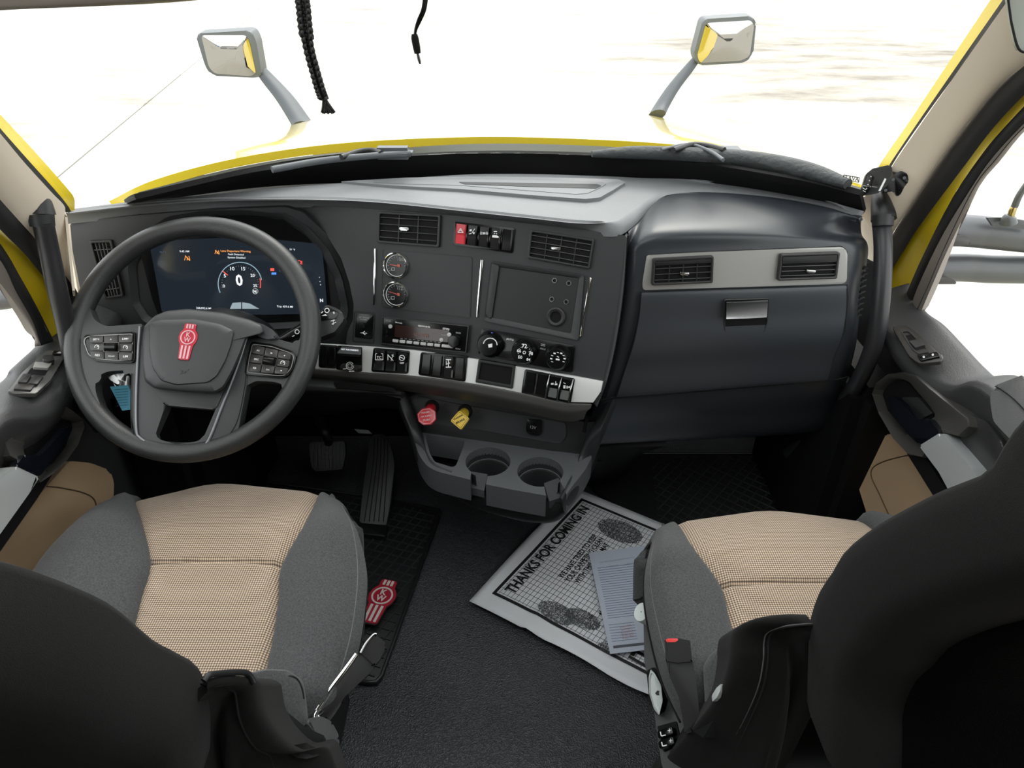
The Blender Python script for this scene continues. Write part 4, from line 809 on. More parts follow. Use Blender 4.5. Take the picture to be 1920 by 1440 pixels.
# ---- lower console: valve panel + tray
slab('valve_panel', fil([(742, 728), (800, 738), (900, 753), (1000, 775), (1100, 792), (1125, 790), (1100, 845), (1078, 852), (1040, 846), (900, 826), (800, 812), (775, 806), (752, 760)], 4), PK, PLD, dash, 0, .06, 0, .002)
slab('valve_panel_face', fil([(782, 742), (850, 756), (1000, 782), (1060, 793), (1062, 812), (1058, 826), (1046, 832), (900, 806), (800, 793), (786, 780)], 5), PK, mat('valve_face', (.024, .026, .028), .5, bump=('noise', 900, .2, .0004)), dash, .003, .004, 0, .001)
sk = slab('power_socket', fil([(988, 786), (1015, 788), (1016, 812), (1010, 818), (990, 814), (986, 806)], 4), PK, BLK, dash, .010, .012, 0, .002); text('12V', (994, 803), (1005, 805), PK, GRT, sk, .0106)
def valve(c0, c1, P, m, lab, words, tm, rot):
    a = PK.hit(*c0, .0); b = PK.hit(*c1, .045); d = (b - a).normalized()
    v = tube('valve_knob', [a, a.lerp(b, .5), b], [.0105, .0125, .0105], m, dash, 14, 6, label=lab)
    disc('valve_collar', PK, PK.hit(*c0, .004), .0165, BLM, v, .002, .006, .001)
    pn = Pl(b, (PK.n * .8 + V3(-.05, -.3, .75)).normalized())
    slab('valve_face_plate', P, pn, m, v, .008, .008, 0, .0015)
    for s_, p, q in words: text(s_, p, q, pn, tm, v, .0085, .9, bold=.03)
    marks('plate_edge', [lin(inset(P, 2.4)[i], inset(P, 2.4)[(i + 1) % len(P)], .6) for i in range(len(P))], pn, tm, v, .0083)
    return v
valve((810, 763), (800, 778), [(791, 766), (806, 764), (816, 771), (817, 786), (808, 796), (794, 797), (784, 790), (782, 776)], RED, 'red octagonal trailer air supply knob', [('TRAILER', (790, 776), (806, 773)), ('AIR SUPPLY', (789, 783), (810, 780)), ('PUSH', (794, 790), (806, 788))], mat('knob_white', (.6, .5, .5), .5), 0)
valve((872, 772), (862, 787), fil([(861, 769), (880, 784), (864, 806), (844, 789)], 3, 2), YEK, 'yellow diamond parking brake knob', [('PARKING', (852, 788), (868, 779)), ('BRAKE', (856, 795), (872, 787))], INK, 0)
# tray with cup wells
PT = Pl((0, 1.15, .43), (0, 0, 1))
TP = [(772, 806), (800, 812), (900, 826), (1040, 846), (1078, 852), (1112, 852), (1098, 880), (1068, 918), (1057, 937), (1023, 929), (960, 918), (915, 909), (880, 899), (820, 884), (800, 874), (784, 850)]
tray = slab('cup_tray', fil(TP, [4, 0, 0, 0, 0, 6, 6, 6, 10, 0, 0, 0, 0, 8, 12, 8]), PT, CON, dash, 0, .058, 0, .005)
def cyl(px, py, rx, z0=.30, z1=.46, n=40):
    c = PT.hit(px, py); bm = bmesh.new(); V = [[bm.verts.new((c.x + rx * cos(2 * pi * k / n), c.y + rx * sin(2 * pi * k / n), z)) for k in range(n)] for z in (z0, z1)]
    for k in range(n): bm.faces.new((V[0][k], V[0][(k + 1) % n], V[1][(k + 1) % n], V[1][k]))
    bm.faces.new(V[0]); bm.faces.new(V[1]); return link('cut', bm, CON), c
c1o, c1 = cyl(915, 865, .0485); c2o, c2 = cyl(1013, 884, .0485)
def cutp(P):
    bm = bmesh.new(); prism_bm(bm, [p + V3(0, 0, .03) for p in [PT.hit(*p) for p in P]], V3(0, 0, 1), .2); return link('cut', bm, CON)
n1o = cutp([(884, 882), (915, 888), (909, 918), (903, 950), (876, 950), (880, 912)]); n2o = cutp([(1019, 905), (1046, 894), (1060, 920), (1075, 975), (1030, 990), (1026, 940)])
bno = cutp(fil([(797, 815), (872, 827), (866, 845), (855, 873), (848, 876), (815, 866), (806, 850)], 4))
boolean(tray, [c1o, c2o, n1o, n2o, bno])
for p_ in tray.data.polygons: p_.use_smooth = False
cw = mat('cup_wall', (.022, .024, .025), .35)
for c, na in ((c1, -100), (c2, -62)):
    bm = bmesh.new(); n = 60; prof = [(.0490, -.004), (.0485, -.018), (.0480, -.030), (.0455, -.034), (.0445, -.036), (.0425, -.085), (.040, -.09)]; V = []
    for rr_, h in prof: V.append([bm.verts.new(c + V3(rr_ * cos(2 * pi * k / n), rr_ * sin(2 * pi * k / n), h)) for k in range(n)])
    for i in range(len(V) - 1):
        for k in range(n):
            a_ = (k + .5) * 360 / n; da = (a_ - na + 180) % 360 - 180
            if i < 4 and abs(da) < 21: continue
            bm.faces.new((V[i][k], V[i][(k + 1) % n], V[i + 1][(k + 1) % n], V[i + 1][k]))
    bm.faces.new(V[-1]); cl_ = link('cup_well', bm, cw, dash, 40)
    tube('cup_step_ring', [c + V3(.0468 * cos(radians(na + 24 + k * 312 / 50)), .0468 * sin(radians(na + 24 + k * 312 / 50)), -.032) for k in range(51)], .0012, mat('ring_sheen', (.10, .11, .11), .25), cl_, 6)
slab('bin_floor', [(795, 812), (875, 825), (858, 880), (812, 872)], Pl((0, 0, .345), (0, 0, 1)), BLM, dash, 0, .004)
for P in ([(884, 884), (914, 889), (908, 920), (882, 914)], [(1020, 906), (1047, 896), (1062, 930), (1030, 940)]): slab('notch_floor', P, Pl((0, 0, .395), (0, 0, 1)), CON, dash, 0, .02)
# underside bowl of the console and side rails
def zr(P, z): return [atZ(x, y, z) for x, y in P]
u0 = zr([(772, 806), (784, 850), (800, 876), (822, 888), (880, 903), (960, 922), (1023, 934), (1057, 942), (1070, 922), (1100, 882), (1112, 852)], .385)
u1 = zr([(780, 830), (792, 872), (808, 893), (832, 908), (884, 930), (950, 948), (1010, 960), (1046, 962), (1066, 938), (1098, 890), (1112, 862)], .355)
u2 = zr([(800, 850), (812, 885), (826, 903), (845, 920), (890, 946), (946, 964), (1000, 974), (1036, 971), (1058, 946), (1090, 895), (1108, 868)], .325)
cen = V3(-.02, 1.32, .30)
sheet('console_bowl', [u0, [p + (p - cen) * .02 for p in u1], u2, [p.lerp(cen, .45) + V3(0, 0, -.03) for p in u2], [p.lerp(cen, .85) + V3(0, 0, -.04) for p in u2]], PLD, dash, .006, 60, 30)
lo = [PK.hit(742, 732, .02), PK.hit(752, 768, .025), PK.hit(766, 800, .03), atZ(778, 842, .415), atZ(798, 884, .405), atZ(840, 905, .40)]
li = [PK.hit(758, 736, .012), PK.hit(770, 768, .016), PK.hit(784, 800, .016), atZ(796, 838, .432), atZ(812, 868, .432), atZ(846, 884, .432)]
sheet('console_rail', [[p + V3(-.006, .02, -.03) for p in lo], lo, [a.lerp(b, .5) + V3(-.001, -.003, .003) for a, b in zip(lo, li)], li, [p + V3(.004, .01, -.01) for p in li]], PLA, dash, .004, 40, 14)
ro = [PK.hit(1152, 748, .03), PK.hit(1140, 778, .03), PK.hit(1126, 812, .03), atZ(1108, 862, .415), atZ(1082, 918, .405), atZ(1058, 952, .40)]
ri = [PK.hit(1136, 756, .02), PK.hit(1120, 790, .02), PK.hit(1104, 820, .02), atZ(1086, 862, .432), atZ(1066, 905, .432), atZ(1052, 934, .432)]
sheet('console_rail', [[p + V3(.008, .02, -.03) for p in ro], ro, [a.lerp(b, .5) + V3(.001, -.003, .003) for a, b in zip(ro, ri)], ri, [p + V3(-.004, .01, -.01) for p in ri]], PLA, dash, .004, 40, 14)
slab('rail_clip', [(1098, 782), (1104, 783), (1098, 812), (1092, 810)], PK, BLK, dash, .024, .006)
# dark heater box behind the console, closing the dash to the firewall
boxo('heater_box', (.0, 1.62, .48), (.5, .42, .5), BLM, dash, bev=.02)
boxo('dash_core', (-.08, 1.66, .72), (1.5, .28, .3), BLM, dash, bev=.02)
# ================================================================== STEERING WHEEL
wh = thing('steering_wheel', 'black leather steering wheel with red badge on its grey hub', 'steering wheel')
wc = Vector(PW.o); Rr, Tr = .2165, .0186
tube('rim', [wc + (PW.ex * cos(a) + PW.ey * sin(a)) * Rr for a in [2 * pi * k / 120 for k in range(120)]], Tr, LEA, wh, 20, closed=True)
wsp = mat('spoke_rubber', (.032, .033, .033), .45, bump=('voronoi', 650, .3, .0005))
slab('spoke', fil([(157, 566), (168, 576), (176, 600), (198, 612), (266, 607), (270, 690), (264, 714), (248, 706), (238, 694), (200, 696), (180, 708), (178, 732), (189, 762), (172, 756), (147, 660)], [4, 10, 10, 10, 1, 1, 4, 4, 8, 12, 12, 12, 4, 4, 10]), PW, wsp, wh, .010, .022, 0, .006)
slab('spoke', fil([(462, 625), (500, 630), (540, 641), (556, 645), (566, 628), (570, 592), (584, 604), (588, 660), (566, 730), (540, 766), (526, 762), (538, 744), (536, 724), (518, 716), (480, 714), (460, 724), (448, 712)], [1, 8, 8, 10, 10, 4, 4, 10, 10, 4, 4, 12, 12, 10, 6, 4, 1]), PW, wsp, wh, .010, .022, 0, .004)
lower = [(268, 612), (270, 690), (286, 729), (312, 757), (306, 772), (288, 812), (291, 822), (300, 829), (330, 833), (364, 833), (376, 829), (384, 815), (404, 768), (416, 735), (437, 695), (458, 655), (464, 715), (460, 735), (448, 802), (425, 826), (402, 842), (364, 850), (310, 850), (268, 836), (250, 812), (244, 780), (246, 700)]
slab('lower_spokes', lower, PW, WHG, wh, .012, .022, 0, .004)
tube('bezel_strip', [PW.hit(x, y, .0135) for x, y in [(262, 612), (258, 680), (255, 760), (256, 808), (262, 820), (280, 831), (320, 837), (364, 838), (384, 834), (396, 815), (414, 768), (436, 712), (452, 668), (462, 634)]], .0024, mat('bezel_sheen', (.20, .21, .22), .3, .4), wh, 8, 90)
tube('spoke_crease', [PW.hit(x, y, .013) for x, y in [(247, 700), (245, 770), (250, 812), (268, 836), (320, 849), (380, 848), (410, 836), (430, 815), (446, 785), (458, 730), (463, 690)]], .0008, STD, wh, 6, 80)
# hub pad, domed
boxo('column_hub', wc + PW.n * -.02 - PW.ey * .01, (.11, .08, .05), PLD, wh, Matrix((PW.ex, PW.ey, PW.n)).transposed(), .015)
slab('hub_skirt', fil([(272, 690), (437, 695), (420, 733), (404, 768), (310, 760), (284, 730)], 6), PW, PLA, wh, .014, .02, 0, .004)
pad_ = [(270, 612), (290, 592), (312, 583), (352, 579), (416, 586), (468, 599), (492, 609), (496, 624), (464, 632), (452, 664), (438, 696), (420, 728), (406, 737), (338, 734), (288, 728), (271, 714), (267, 685), (267, 640)]
hp = dome('hub_pad', pad_, PW, [(1.0, .012), (1.0, .030), (.985, .036), (.95, .040), (.80, .043), (.5, .045), (.2, .0455)], WHG, wh)
face = [(280, 606), (300, 600), (362, 598), (412, 607), (440, 621), (434, 648), (424, 676), (407, 706), (390, 718), (330, 722), (302, 714), (286, 690), (280, 655)]
dome('pad_face', face, PW, [(1.02, .036), (1.0, .044), (.97, .0475), (.8, .049), (.4, .0495), (.1, .0495)], WHG, hp)
slab('hub_wing', fil([(470, 602), (494, 608), (514, 620), (520, 634), (500, 636), (478, 628)], 6), PW, WHB, wh, .022, .02, 0, .005)
def badge(c, ang, h, pl, parent, off, mR, mL, name='badge', th=.0025, letters=True):
    """red badge : ribbed tab, ring with two letters, ribbed tail ; c = ring centre (3D), h = total height (m)"""
    a = radians(ang); X = pl.ex * cos(a) + pl.ey * sin(a); Y = -pl.ex * sin(a) + pl.ey * cos(a); s = h / 10.
    def W(x, y, z=0): return c + X * x * s + Y * y * s + pl.n * (off + z)
    ol = [(-1.6, 3.5), (-1.2, 3.9), (1.2, 3.9), (1.6, 3.5), (1.55, 2.3), (2.35, 1.2), (2.6, 0), (2.3, -1.3), (1.75, -2.2), (1.55, -6.0), (1.1, -6.3), (-1.1, -6.3), (-1.55, -6.0), (-1.75, -2.2), (-2.3, -1.3), (-2.6, 0), (-2.35, 1.2), (-1.55, 2.3)]
    bm = bmesh.new(); prism_bm(bm, [W(x * 1.07, y * 1.04 - .0) for x, y in ol], pl.n, th); b_ = link(name, bm, mat('badge_edge_dark', (.05, .02, .022), .4), parent, 40)
    bm = bmesh.new(); prism_bm(bm, [W(x, y, .0012) for x, y in ol], pl.n, .002, .0003, 1); link('badge_face', bm, mR, b_, 40)
    bm = bmesh.new(); n = 36
    o = [W(2.05 * cos(2 * pi * k / n), 2.05 * sin(2 * pi * k / n), .0022) for k in range(n)]; i_ = [W(1.72 * cos(2 * pi * k / n), 1.72 * sin(2 * pi * k / n), .0022) for k in range(n)]; grid(bm, [o, i_], True); grid(bm, [o, [p - pl.n * .0012 for p in o]], True); grid(bm, [i_, [p - pl.n * .0012 for p in i_]], True); link('badge_ring', bm, mL, b_)
    for x in (-.85, 0, .85):
        for Q_ in ([(x * .9 - .24, 3.7), (x * .9 + .24, 3.7), (x * .9 + .24, 2.5), (x * .9 - .24, 2.5)], [(x * 1.2 - .25, -2.3), (x * 1.2 + .25, -2.3), (x * 1.1 + .25, -6), (x * 1.1 - .25, -6)]):
            bm = bmesh.new(); prism_bm(bm, [W(*q, .0022) for q in Q_], pl.n, .001); link('badge_rib', bm, mL, b_)
    for ch, (x0, x1, y) in (('K', (-.55, .65, .15)), ('W', (-.95, .95, -1.3))):
        cu = bpy.data.curves.new('t', 'FONT'); cu.body = ch; cu.size = 1; cu.offset = .03; ob = bpy.data.objects.new('t', cu); COL.objects.link(ob)
        me = bpy.data.meshes.new_from_object(ob.evaluated_get(bpy.context.evaluated_depsgraph_get())); bpy.data.objects.remove(ob)
        xs = [v.co.x for v in me.vertices]; k = (x1 - x0) / (max(xs) - min(xs)); mn = min(xs)
        ky = 1.3 / max(v.co.y for v in me.vertices)
        for v in me.vertices: v.co = W(x0 + (v.co.x - mn) * k, y + v.co.y * ky, .0024)
        me.materials.clear(); me.materials.append(mL); ob = bpy.data.objects.new('lettering', me); COL.objects.link(ob); ob.parent = b_
    return b_
def flatten(b_, parent):
    """keep three levels: badge pieces become siblings of the badge under its parent"""
    for ch in list(b_.children): ch.parent = b_
bdg = badge(PW.hit(353, 633, .0495), -6, .065, PW, wh, 0, mat('badge_red', (.50, .012, .035), .3, coat=.5), mat('badge_silver_pink', (.62, .36, .39), .3, .2))
bdg['label'] = 'red badge with silver letters'
marks('horn_mark', arcl((344, 697), 4, 0, 360, .8, 8, .5) + [lin((336, 692), (341, 695), .8), lin((351, 695), (354, 692), .8), lin((337, 701), (341, 699), .8)], PW, mat('faint_print', (.02, .02, .02), .5), wh, .0502)
# control pods
def pod(Po, Q, grid_, roller, parent, name):
    p = slab(name, fil(Po, 6), PW, BLK, parent, .015, .008, 0, .0015)
    ring('pod_rim', fil(inset(Po, 4), 5), fil(inset(Po, 5.2), 5), PW, mat('pod_rim_grey', (.25, .25, .25), .3, .3), p, .0162, .002)
    for j in range(3):
        for i in range(3):
            if i == 1 and j == 1: continue
            S = sub(Q, i / 3 + .012, j / 3 + .02, (i + 1) / 3 - .012, (j + 1) / 3 - .02)
            slab('button', S, PW, BRN, p, .018, .004, 2.5 if (i != 1) else 1, .0006)
            s_ = grid_[j][i]; c = q2(S, .5, .5)
            if s_: w_ = min(3.0 * len(s_), 12) / 2; d = Vector(q2(S, 1, .5)) - Vector(q2(S, 0, .5)); d.normalize(); text(s_, (c[0] - d.x * w_, c[1] - d.y * w_ + 2.2), (c[0] + d.x * w_, c[1] + d.y * w_ + 2.2), PW, WHT, p, .0184, .9, bold=.02)
            else: marks('icon', arcl(c, 4, -200, 60, 1.1, 8) + [lin(c, (c[0] + 3, c[1] - 3), 1)], PW, WHT, p, .0184)
    a, b = q2(Q, .37, .5), q2(Q, .63, .5); a = PW.hit(*a, .020); b = PW.hit(*b, .020)
    tube('roller', [a, a.lerp(b, .03), a.lerp(b, .5), b.lerp(a, .03), b], [.004, .0068, .0072, .0068, .004], BLK, p, 14)
    ring('roller_frame', sub(Q, .31, .30, .69, .70), sub(Q, .33, .33, .67, .67), PW, BRN, p, .0186, .003)
pod([(152, 640), (158, 628), (175, 625), (253, 621), (252, 680), (215, 680), (178, 677), (162, 668)], [(166, 629), (249, 626), (248, 677), (170, 672)], [['SET+', 'A', 'LIM+'], [None, '', None], ['RES', 'ON/OFF', 'LIM']], 0, wh, 'control_pod')
pod([(470, 640), (510, 645), (548, 658), (556, 667), (550, 692), (537, 708), (520, 709), (458, 702), (462, 675)], [(473, 645), (547, 662), (538, 703), (463, 697)], [['AC', 'M', '+'], ['SRC', '', None], ['IO', 'DX', '-']], 0, wh, 'control_pod')
# ---- steering column with stalks
colm = thing('steering_column', 'black steering column shroud and control stalk behind the wheel', 'steering column')
tube('shroud', [wc + PW.n * -.03, wc + PW.n * -.10, wc + PW.n * -.2 + V3(0, .02, 0), wc + PW.n * -.32 + V3(0, .05, -.02)], [.055, .085, .095, .09], PLD, colm, 20, 12)
PSK = Pl(wc + PW.n * -.06, PW.n)
tube('control_stalk', [PSK.hit(x, y) for x, y in [(505, 650), (530, 640), (548, 631), (575, 617), (600, 604)]], [.012, .012, .014, .016, .017], BLK, colm, 12, 16)
slab('stalk_head', fil([(598, 588), (612, 570), (640, 582), (646, 598), (628, 622), (596, 634), (592, 610)], 5), PSK, PLD, colm, .016, .026, 0, .004)
slab('stalk_head_face', fil([(600, 590), (612, 574), (636, 585), (630, 597), (600, 602)], 3), PSK, BLK, colm, .0175, .004, 0, .001)
marks('icon', arcl((613, 582), 4.2, 0, 360, 1.5, 10) + [lin((606, 584), (602, 587), 1.6), lin((624, 586), (628, 587), 1.3), lin((626, 584), (626, 589), 1.3), [(603, 592), (610, 589), (614, 592)], lin((620, 602), (628, 600), 1.3), lin((622, 608), (630, 604), 1.3), lin((625, 599), (625, 609), 1)], PSK, WHT, colm, .0190)
slab('chrome_tab', [(628, 576), (645, 596), (642, 600), (624, 580)], PSK, CHD, colm, .015, .006, 0, .001)
marks('icon', arcl((557, 622), 4, 0, 360, 1.3, 10) + [lin((548, 631), (552, 629), 1.3)], PSK, WHT, colm, .0165)
# ================================================================== SEATS
def seat(label, grp, rows, rowsz, back, seam_i, mirror_x=None, belt=None):
    t = thing('cab_chair', label, 'seat', group=grp)
    # rows: each row = 3D points [edgeL, crestL, seamL, centre, seamR, crestR, edgeR]
    R3 = rows
    def blk(cols, lift=0.):
        return [[r[c] for c in cols] for r in R3]
    nf = R3[0]
    # insert
    def lowered(P, d): return [p + V3(0, 0, -d) for p in P]
    front = [p + V3(0, .025, -.035) for p in nf]; front2 = [p + V3(0, .030, -.10) for p in nf]; front3 = [p + V3(0, .0, -.16) for p in nf]
    full = [front3, front2, front] + R3
    def dip(P): # insert sinks a little at its seams
        return P
    ins = []
    for r in full:
        a, c, b = r[2], r[3], r[4]; q = catm([a, a.lerp(c, .5) + V3(0, 0, .004), c + V3(0, 0, .004), c.lerp(b, .5) + V3(0, 0, .004), b], 15)
        q[0] += V3(0, 0, -.010); q[-1] += V3(0, 0, -.010); ins.append(q)
    cols = [catm([r[j] for r in ins], 220) for j in range(15)]
    G = [[cols[j][i] for j in range(15)] for i in range(220)]
    # cross seam groove
    sy = R3[seam_i][3].y
    for r in G:
        for j in range(15):
            d = abs(r[j].y - (sy + .004 * sin(j / 14 * pi)))
            if r[j].z > .44: r[j].z -= .008 * math.exp(-(d / .004) ** 2)
    cush = sheet('seat_insert', G, TANF, t, .02, spl=False, smooth=80, label='tan woven centre panel')
    for side in (0, 1):
        L = []
        for r in full:
            e, c, s_ = (r[0], r[1], r[2]) if side == 0 else (r[6], r[5], r[4])
            out = (e - s_); out.z = 0; out = out.normalized() if out.length > 1e-5 else V3(0, 0, 0)
            L.append([s_ + V3(0, 0, -.012), s_ + V3(0, 0, .004) + (c - s_) * .06, c, e + V3(0, 0, .004), e + V3(0, 0, -.02) + out * .004, e + V3(0, 0, -.06) - out * .018, e + V3(0, 0, -.12) - out * .05])
        sheet('side_bolster', L, FABG, t, .02, 36, 80, smooth=80, label='charcoal fabric side bolster')
        tube('stitched_seam', [l[3] + V3(0, 0, .001) + (l[2] - l[3]) * .12 for l in L[2:]], .0011, STI, t, 6, 60)
        tube('piping', [l[4] + V3(0, 0, -.001) for l in L[2:-1]], .0028, FABD, t, 6, 60)
    # base under the cushion
    c = R3[2][3]; e0, e1 = R3[2][0], R3[2][6]
    boxo('seat_pedestal', ((e0.x + e1.x) / 2, c.y - .08, .17), (abs(e1.x - e0.x) - .18, .34, .34), PLD, t, bev=.03)
    boxo('seat_pan', ((e0.x + e1.x) / 2, c.y - .06, .36), (abs(e1.x - e0.x) - .12, .40, .07), PLD, t, bev=.02)
    back(t)
    return t
def rowpx(P, Zs): return [atZ(x, y, z) for (x, y), z in zip(P, Zs)]
ZR = [.495, .522, .505, .505, .505, .522, .495]
Zf = [.455, .470, .470, .472, .470, .470, .455]
drv = [rowpx([(205, 962), (216, 954), (232, 947), (405, 913), (600, 927), (622, 934), (640, 948)], Zf),
       rowpx([(150, 1004), (180, 986), (243, 990), (405, 975), (577, 975), (625, 970), (664, 992)], ZR),
       rowpx([(92, 1074), (150, 1056), (257, 1063), (395, 1057), (531, 1059), (610, 1050), (679, 1066)], ZR),
       rowpx([(66, 1155), (130, 1130), (240, 1125), (385, 1130), (524, 1125), (605, 1126), (675, 1140)], ZR),
       rowpx([(70, 1240), (140, 1210), (222, 1195), (375, 1200), (514, 1195), (592, 1200), (660, 1222)], ZR),
       rowpx([(110, 1330), (150, 1290), (200, 1280), (370, 1285), (498, 1270), (565, 1280), (632, 1300)], ZR),
       rowpx([(150, 1400), (180, 1380), (215, 1360), (360, 1370), (480, 1350), (530, 1350), (585, 1362)], [.47, .50, .49, .49, .49, .50, .47])]
# left/outer edges of the passenger seat are mirrored from its inner half
pl_px = [([(1228, 1005), (1240, 990), (1268, 983), (1442, 964)], Zf), ([(1217, 1056), (1246, 1022), (1300, 1030), (1445, 1025)], ZR), ([(1216, 1110), (1255, 1078), (1348, 1098), (1442, 1096)], ZR),
         ([(1228, 1180), (1275, 1150), (1366, 1166), (1448, 1166)], ZR), ([(1250, 1260), (1300, 1220), (1385, 1235), (1455, 1235)], ZR), ([(1285, 1335), (1330, 1290), (1400, 1290), (1460, 1300)], ZR), ([(1320, 1390), (1360, 1350), (1405, 1340), (1460, 1350)], [.47, .50, .49, .49])]
XC = .487; pas = []
for P, Zs in pl_px:
    r = rowpx(P, Zs[:4]); r[3].x = XC; m_ = [V3(2 * XC - p.x, p.y, p.z) for p in r[:3]]; pas.append(r + m_[::-1])
def backrest(edge, xc, wadd, sgn, arc, wing, shell_d, Pside):
    """edge: inboard silhouette points (3D, bottom->top); body lofts across to the far side"""
    def f(t):
        rows = []; N = 26; E = catm(edge, 26)
        for k, e in enumerate(E):
            hw = (xc - e.x) if sgn > 0 else (e.x - xc); hw = abs(hw); r = []
            for j in range(40):
                a = 2 * pi * j / 40; cx, sy_ = cos(a), sin(a)
                X = (abs(cx) ** .55) * (1 if cx > 0 else -1); Yv = (abs(sy_) ** .6) * (1 if sy_ > 0 else -1)
                dep = .050 if sy_ > 0 else .055
                bol = .030 * (abs(cx) ** 3) if sy_ > 0 else 0
                hc = hw + (wadd if cx * sgn > 0 else 0)
                r.append(V3(xc + (hw + (wadd if cx * sgn > 0 else 0)) * X, e.y - (.062 if sgn > 0 else .048) + Yv * dep + bol, e.z + (.012 * sy_)))
            rows.append(r)
        top = rows[-1]; c_ = sum(top, Vector()) / len(top)
        rows.append([p.lerp(c_, .25) + V3(0, -.01, .02) for p in top]); rows.append([p.lerp(c_, .8) + V3(0, -.012, .028) for p in top])
        bm = bmesh.new(); V = grid(bm, rows, True); bm.faces.new(V[0]); bm.faces.new(V[-1]); link('backrest', bm, FABD, t, 70)
        # carpeted rear shell
        rows = []
        for k, e in enumerate(E):
            hw = abs(xc - e.x) - shell_d; r = []
            for j in range(24):
                a = pi + pi * j / 23; cx, sy_ = cos(a), sin(a); X = (abs(cx) ** .5) * (1 if cx > 0 else -1)
                r.append(V3(xc + hw * X, e.y - .092 - .045 * abs(sy_) ** .6, e.z - .01))
            rows.append(r)
        rows = rows[:-3]; c_ = sum(rows[-1], Vector()) / 24; rows.append([p.lerp(c_, .3) + V3(0, .01, .02) for p in rows[-1]]); 
        bm = bmesh.new(); grid(bm, rows); link('seat_back_shell', bm, FABB, t, 70)
        # headrest
        tp = E[-1]
        bm = bmesh.new(); hc_ = V3(xc, tp.y - .07, tp.z + .12); rows = []
        for a in range(1, 16):
            ph = -pi / 2 + pi * a / 16; cz = (abs(cos(ph)) ** .5); sz = (abs(sin(ph)) ** .6) * (1 if ph > 0 else -1)
            rows.append([hc_ + V3(.13 * cz * (abs(cos(t_)) ** .55) * (1 if cos(t_) > 0 else -1), .05 * cz * (abs(sin(t_)) ** .7) * (1 if sin(t_) > 0 else -1), .095 * sz) for t_ in [2 * pi * k / 32 for k in range(32)]])
        V = grid(bm, rows, True); bm.faces.new(V[0]); bm.faces.new(V[-1]); link('headrest', bm, FABD, t, 75)
        wing(t)
    return f
def sm(P, x): return [atX(px, py, x if not isinstance(x, (list, tuple)) else x[i]) for i, (px, py) in enumerate(P)]
# passenger backrest
pe = sm([(1500, 1290), (1503, 1200), (1505, 1150), (1520, 1098), (1543, 1061), (1567, 1021), (1619, 977), (1680, 940), (1744, 906), (1820, 872), (1862, 805), (1925, 735)], [.322, .325, .328, .33, .33, .331, .333, .335, .338, .342, .352, .362])
def pwing(t):
    # lumbar wing on the inboard side, a thick padded block
    o_ = sm([(1205, 1500), (1240, 1440), (1300, 1370), (1352, 1300), (1372, 1240), (1376, 1200), (1384, 1178), (1420, 1160), (1470, 1152), (1510, 1152)], [.225, .228, .236, .244, .248, .250, .254, .270, .300, .330])
    i_ = sm([(1390, 1500), (1415, 1440), (1440, 1360), (1456, 1290), (1462, 1240), (1462, 1205), (1468, 1190), (1490, 1182), (1515, 1180), (1535, 1178)], [.30, .30, .30, .30, .30, .30, .302, .31, .325, .335])
    d = V3(0, -.03, .0)
    sheet('hip_wing', [[p + V3(.02, .08, -.12) for p in o_], [p + V3(.003, .02, -.03) for p in o_], o_, [a.lerp(b, .35) + V3(-.002, -.006, .004) for a, b in zip(o_, i_)], i_, [p + V3(.012, -.004, -.02) for p in i_], [p + V3(.03, .0, -.12) for p in i_], [p + V3(.04, .03, -.40) for p in i_]], FABD, t, .008, 60, 30, smooth=70)
    tube('stitched_seam', [a.lerp(b, .72) + V3(0, -.003, .004) for a, b in zip(o_, i_)][1:], .0012, STD, t, 6, 50)
    tube('stitched_seam', [a.lerp(b, .62) + V3(0, -.004, .004) for a, b in zip(o_, i_)][1:], .0008, STI, t, 6, 50)
    Pw = Pl(V3(.262, .58, .6), (-1, -.25, .25))
    slab('recliner_cover', [(1298, 1372), (1322, 1335), (1352, 1280), (1372, 1225), (1378, 1200), (1384, 1230), (1376, 1290), (1350, 1330), (1318, 1384)], Pl(V3(.255, .58, .6), (-1, -.1, .15)), PLD, t, .012, .03, 0, .003)
    slab('recliner_lever', fil([(1352, 1282), (1343, 1290), (1334, 1305), (1335, 1316), (1344, 1308), (1350, 1296)], 2), Pl(V3(.25, .58, .6), (-1, -.1, .15)), LGP, t, .024, .006, 0, .001)
    b_ = dome('hip_bolster', [(1318, 1250), (1330, 1228), (1350, 1212), (1380, 1200), (1400, 1260), (1380, 1330), (1340, 1350), (1322, 1320)], Pl(V3(.28, .62, .6), (-.8, -.3, .6)), [(1, -.05), (1, .005), (.93, .014), (.7, .018), (.2, .02)], FABG, t, r=8)
ptop = backrest(pe, .53, .02, 1, None, pwing, .062, None)
ps = seat('right hand seat with tan woven cushion and red buttoned belt buckle beside it', 'pair of cab seats', pas, None, ptop, 2)
# control panel at the inboard side of the passenger seat
PP = Pl(V3(.228, .72, .40), (-.62, -.12, .55))
slab('control_housing', fil([(1206, 1132), (1214, 1120), (1230, 1120), (1262, 1250), (1290, 1340), (1300, 1440), (1250, 1470), (1240, 1430), (1236, 1400), (1226, 1330), (1222, 1290), (1213, 1262), (1208, 1240)], 4), PP, mat('control_housing', (.062, .066, .066), .6, bump=('noise', 700, .6, .0008)), ps, 0, .05, 0, .004)
def knob(name, c, r, h, m, label): 
    return lathe(name, PP, PP.hit(*c), [(r, .0), (r, h * .85), (r * .92, h), (r * .4, h * 1.0), (.001, h)], m, ps, 28, label, cap=False)
knob('dial_knob', (1224, 1158), .0165, .030, LGP, 'round light grey dial'); marks('arrow', [[(1213, 1140), (1219, 1136), (1219, 1144)]], PP, INK, ps, .0305)
slab('slide_lever', fil([(1222, 1206), (1230, 1188), (1236, 1192), (1238, 1216), (1232, 1220)], 2), PP, LGP, ps, .020, .018, 0, .002, 'light grey slide lever')
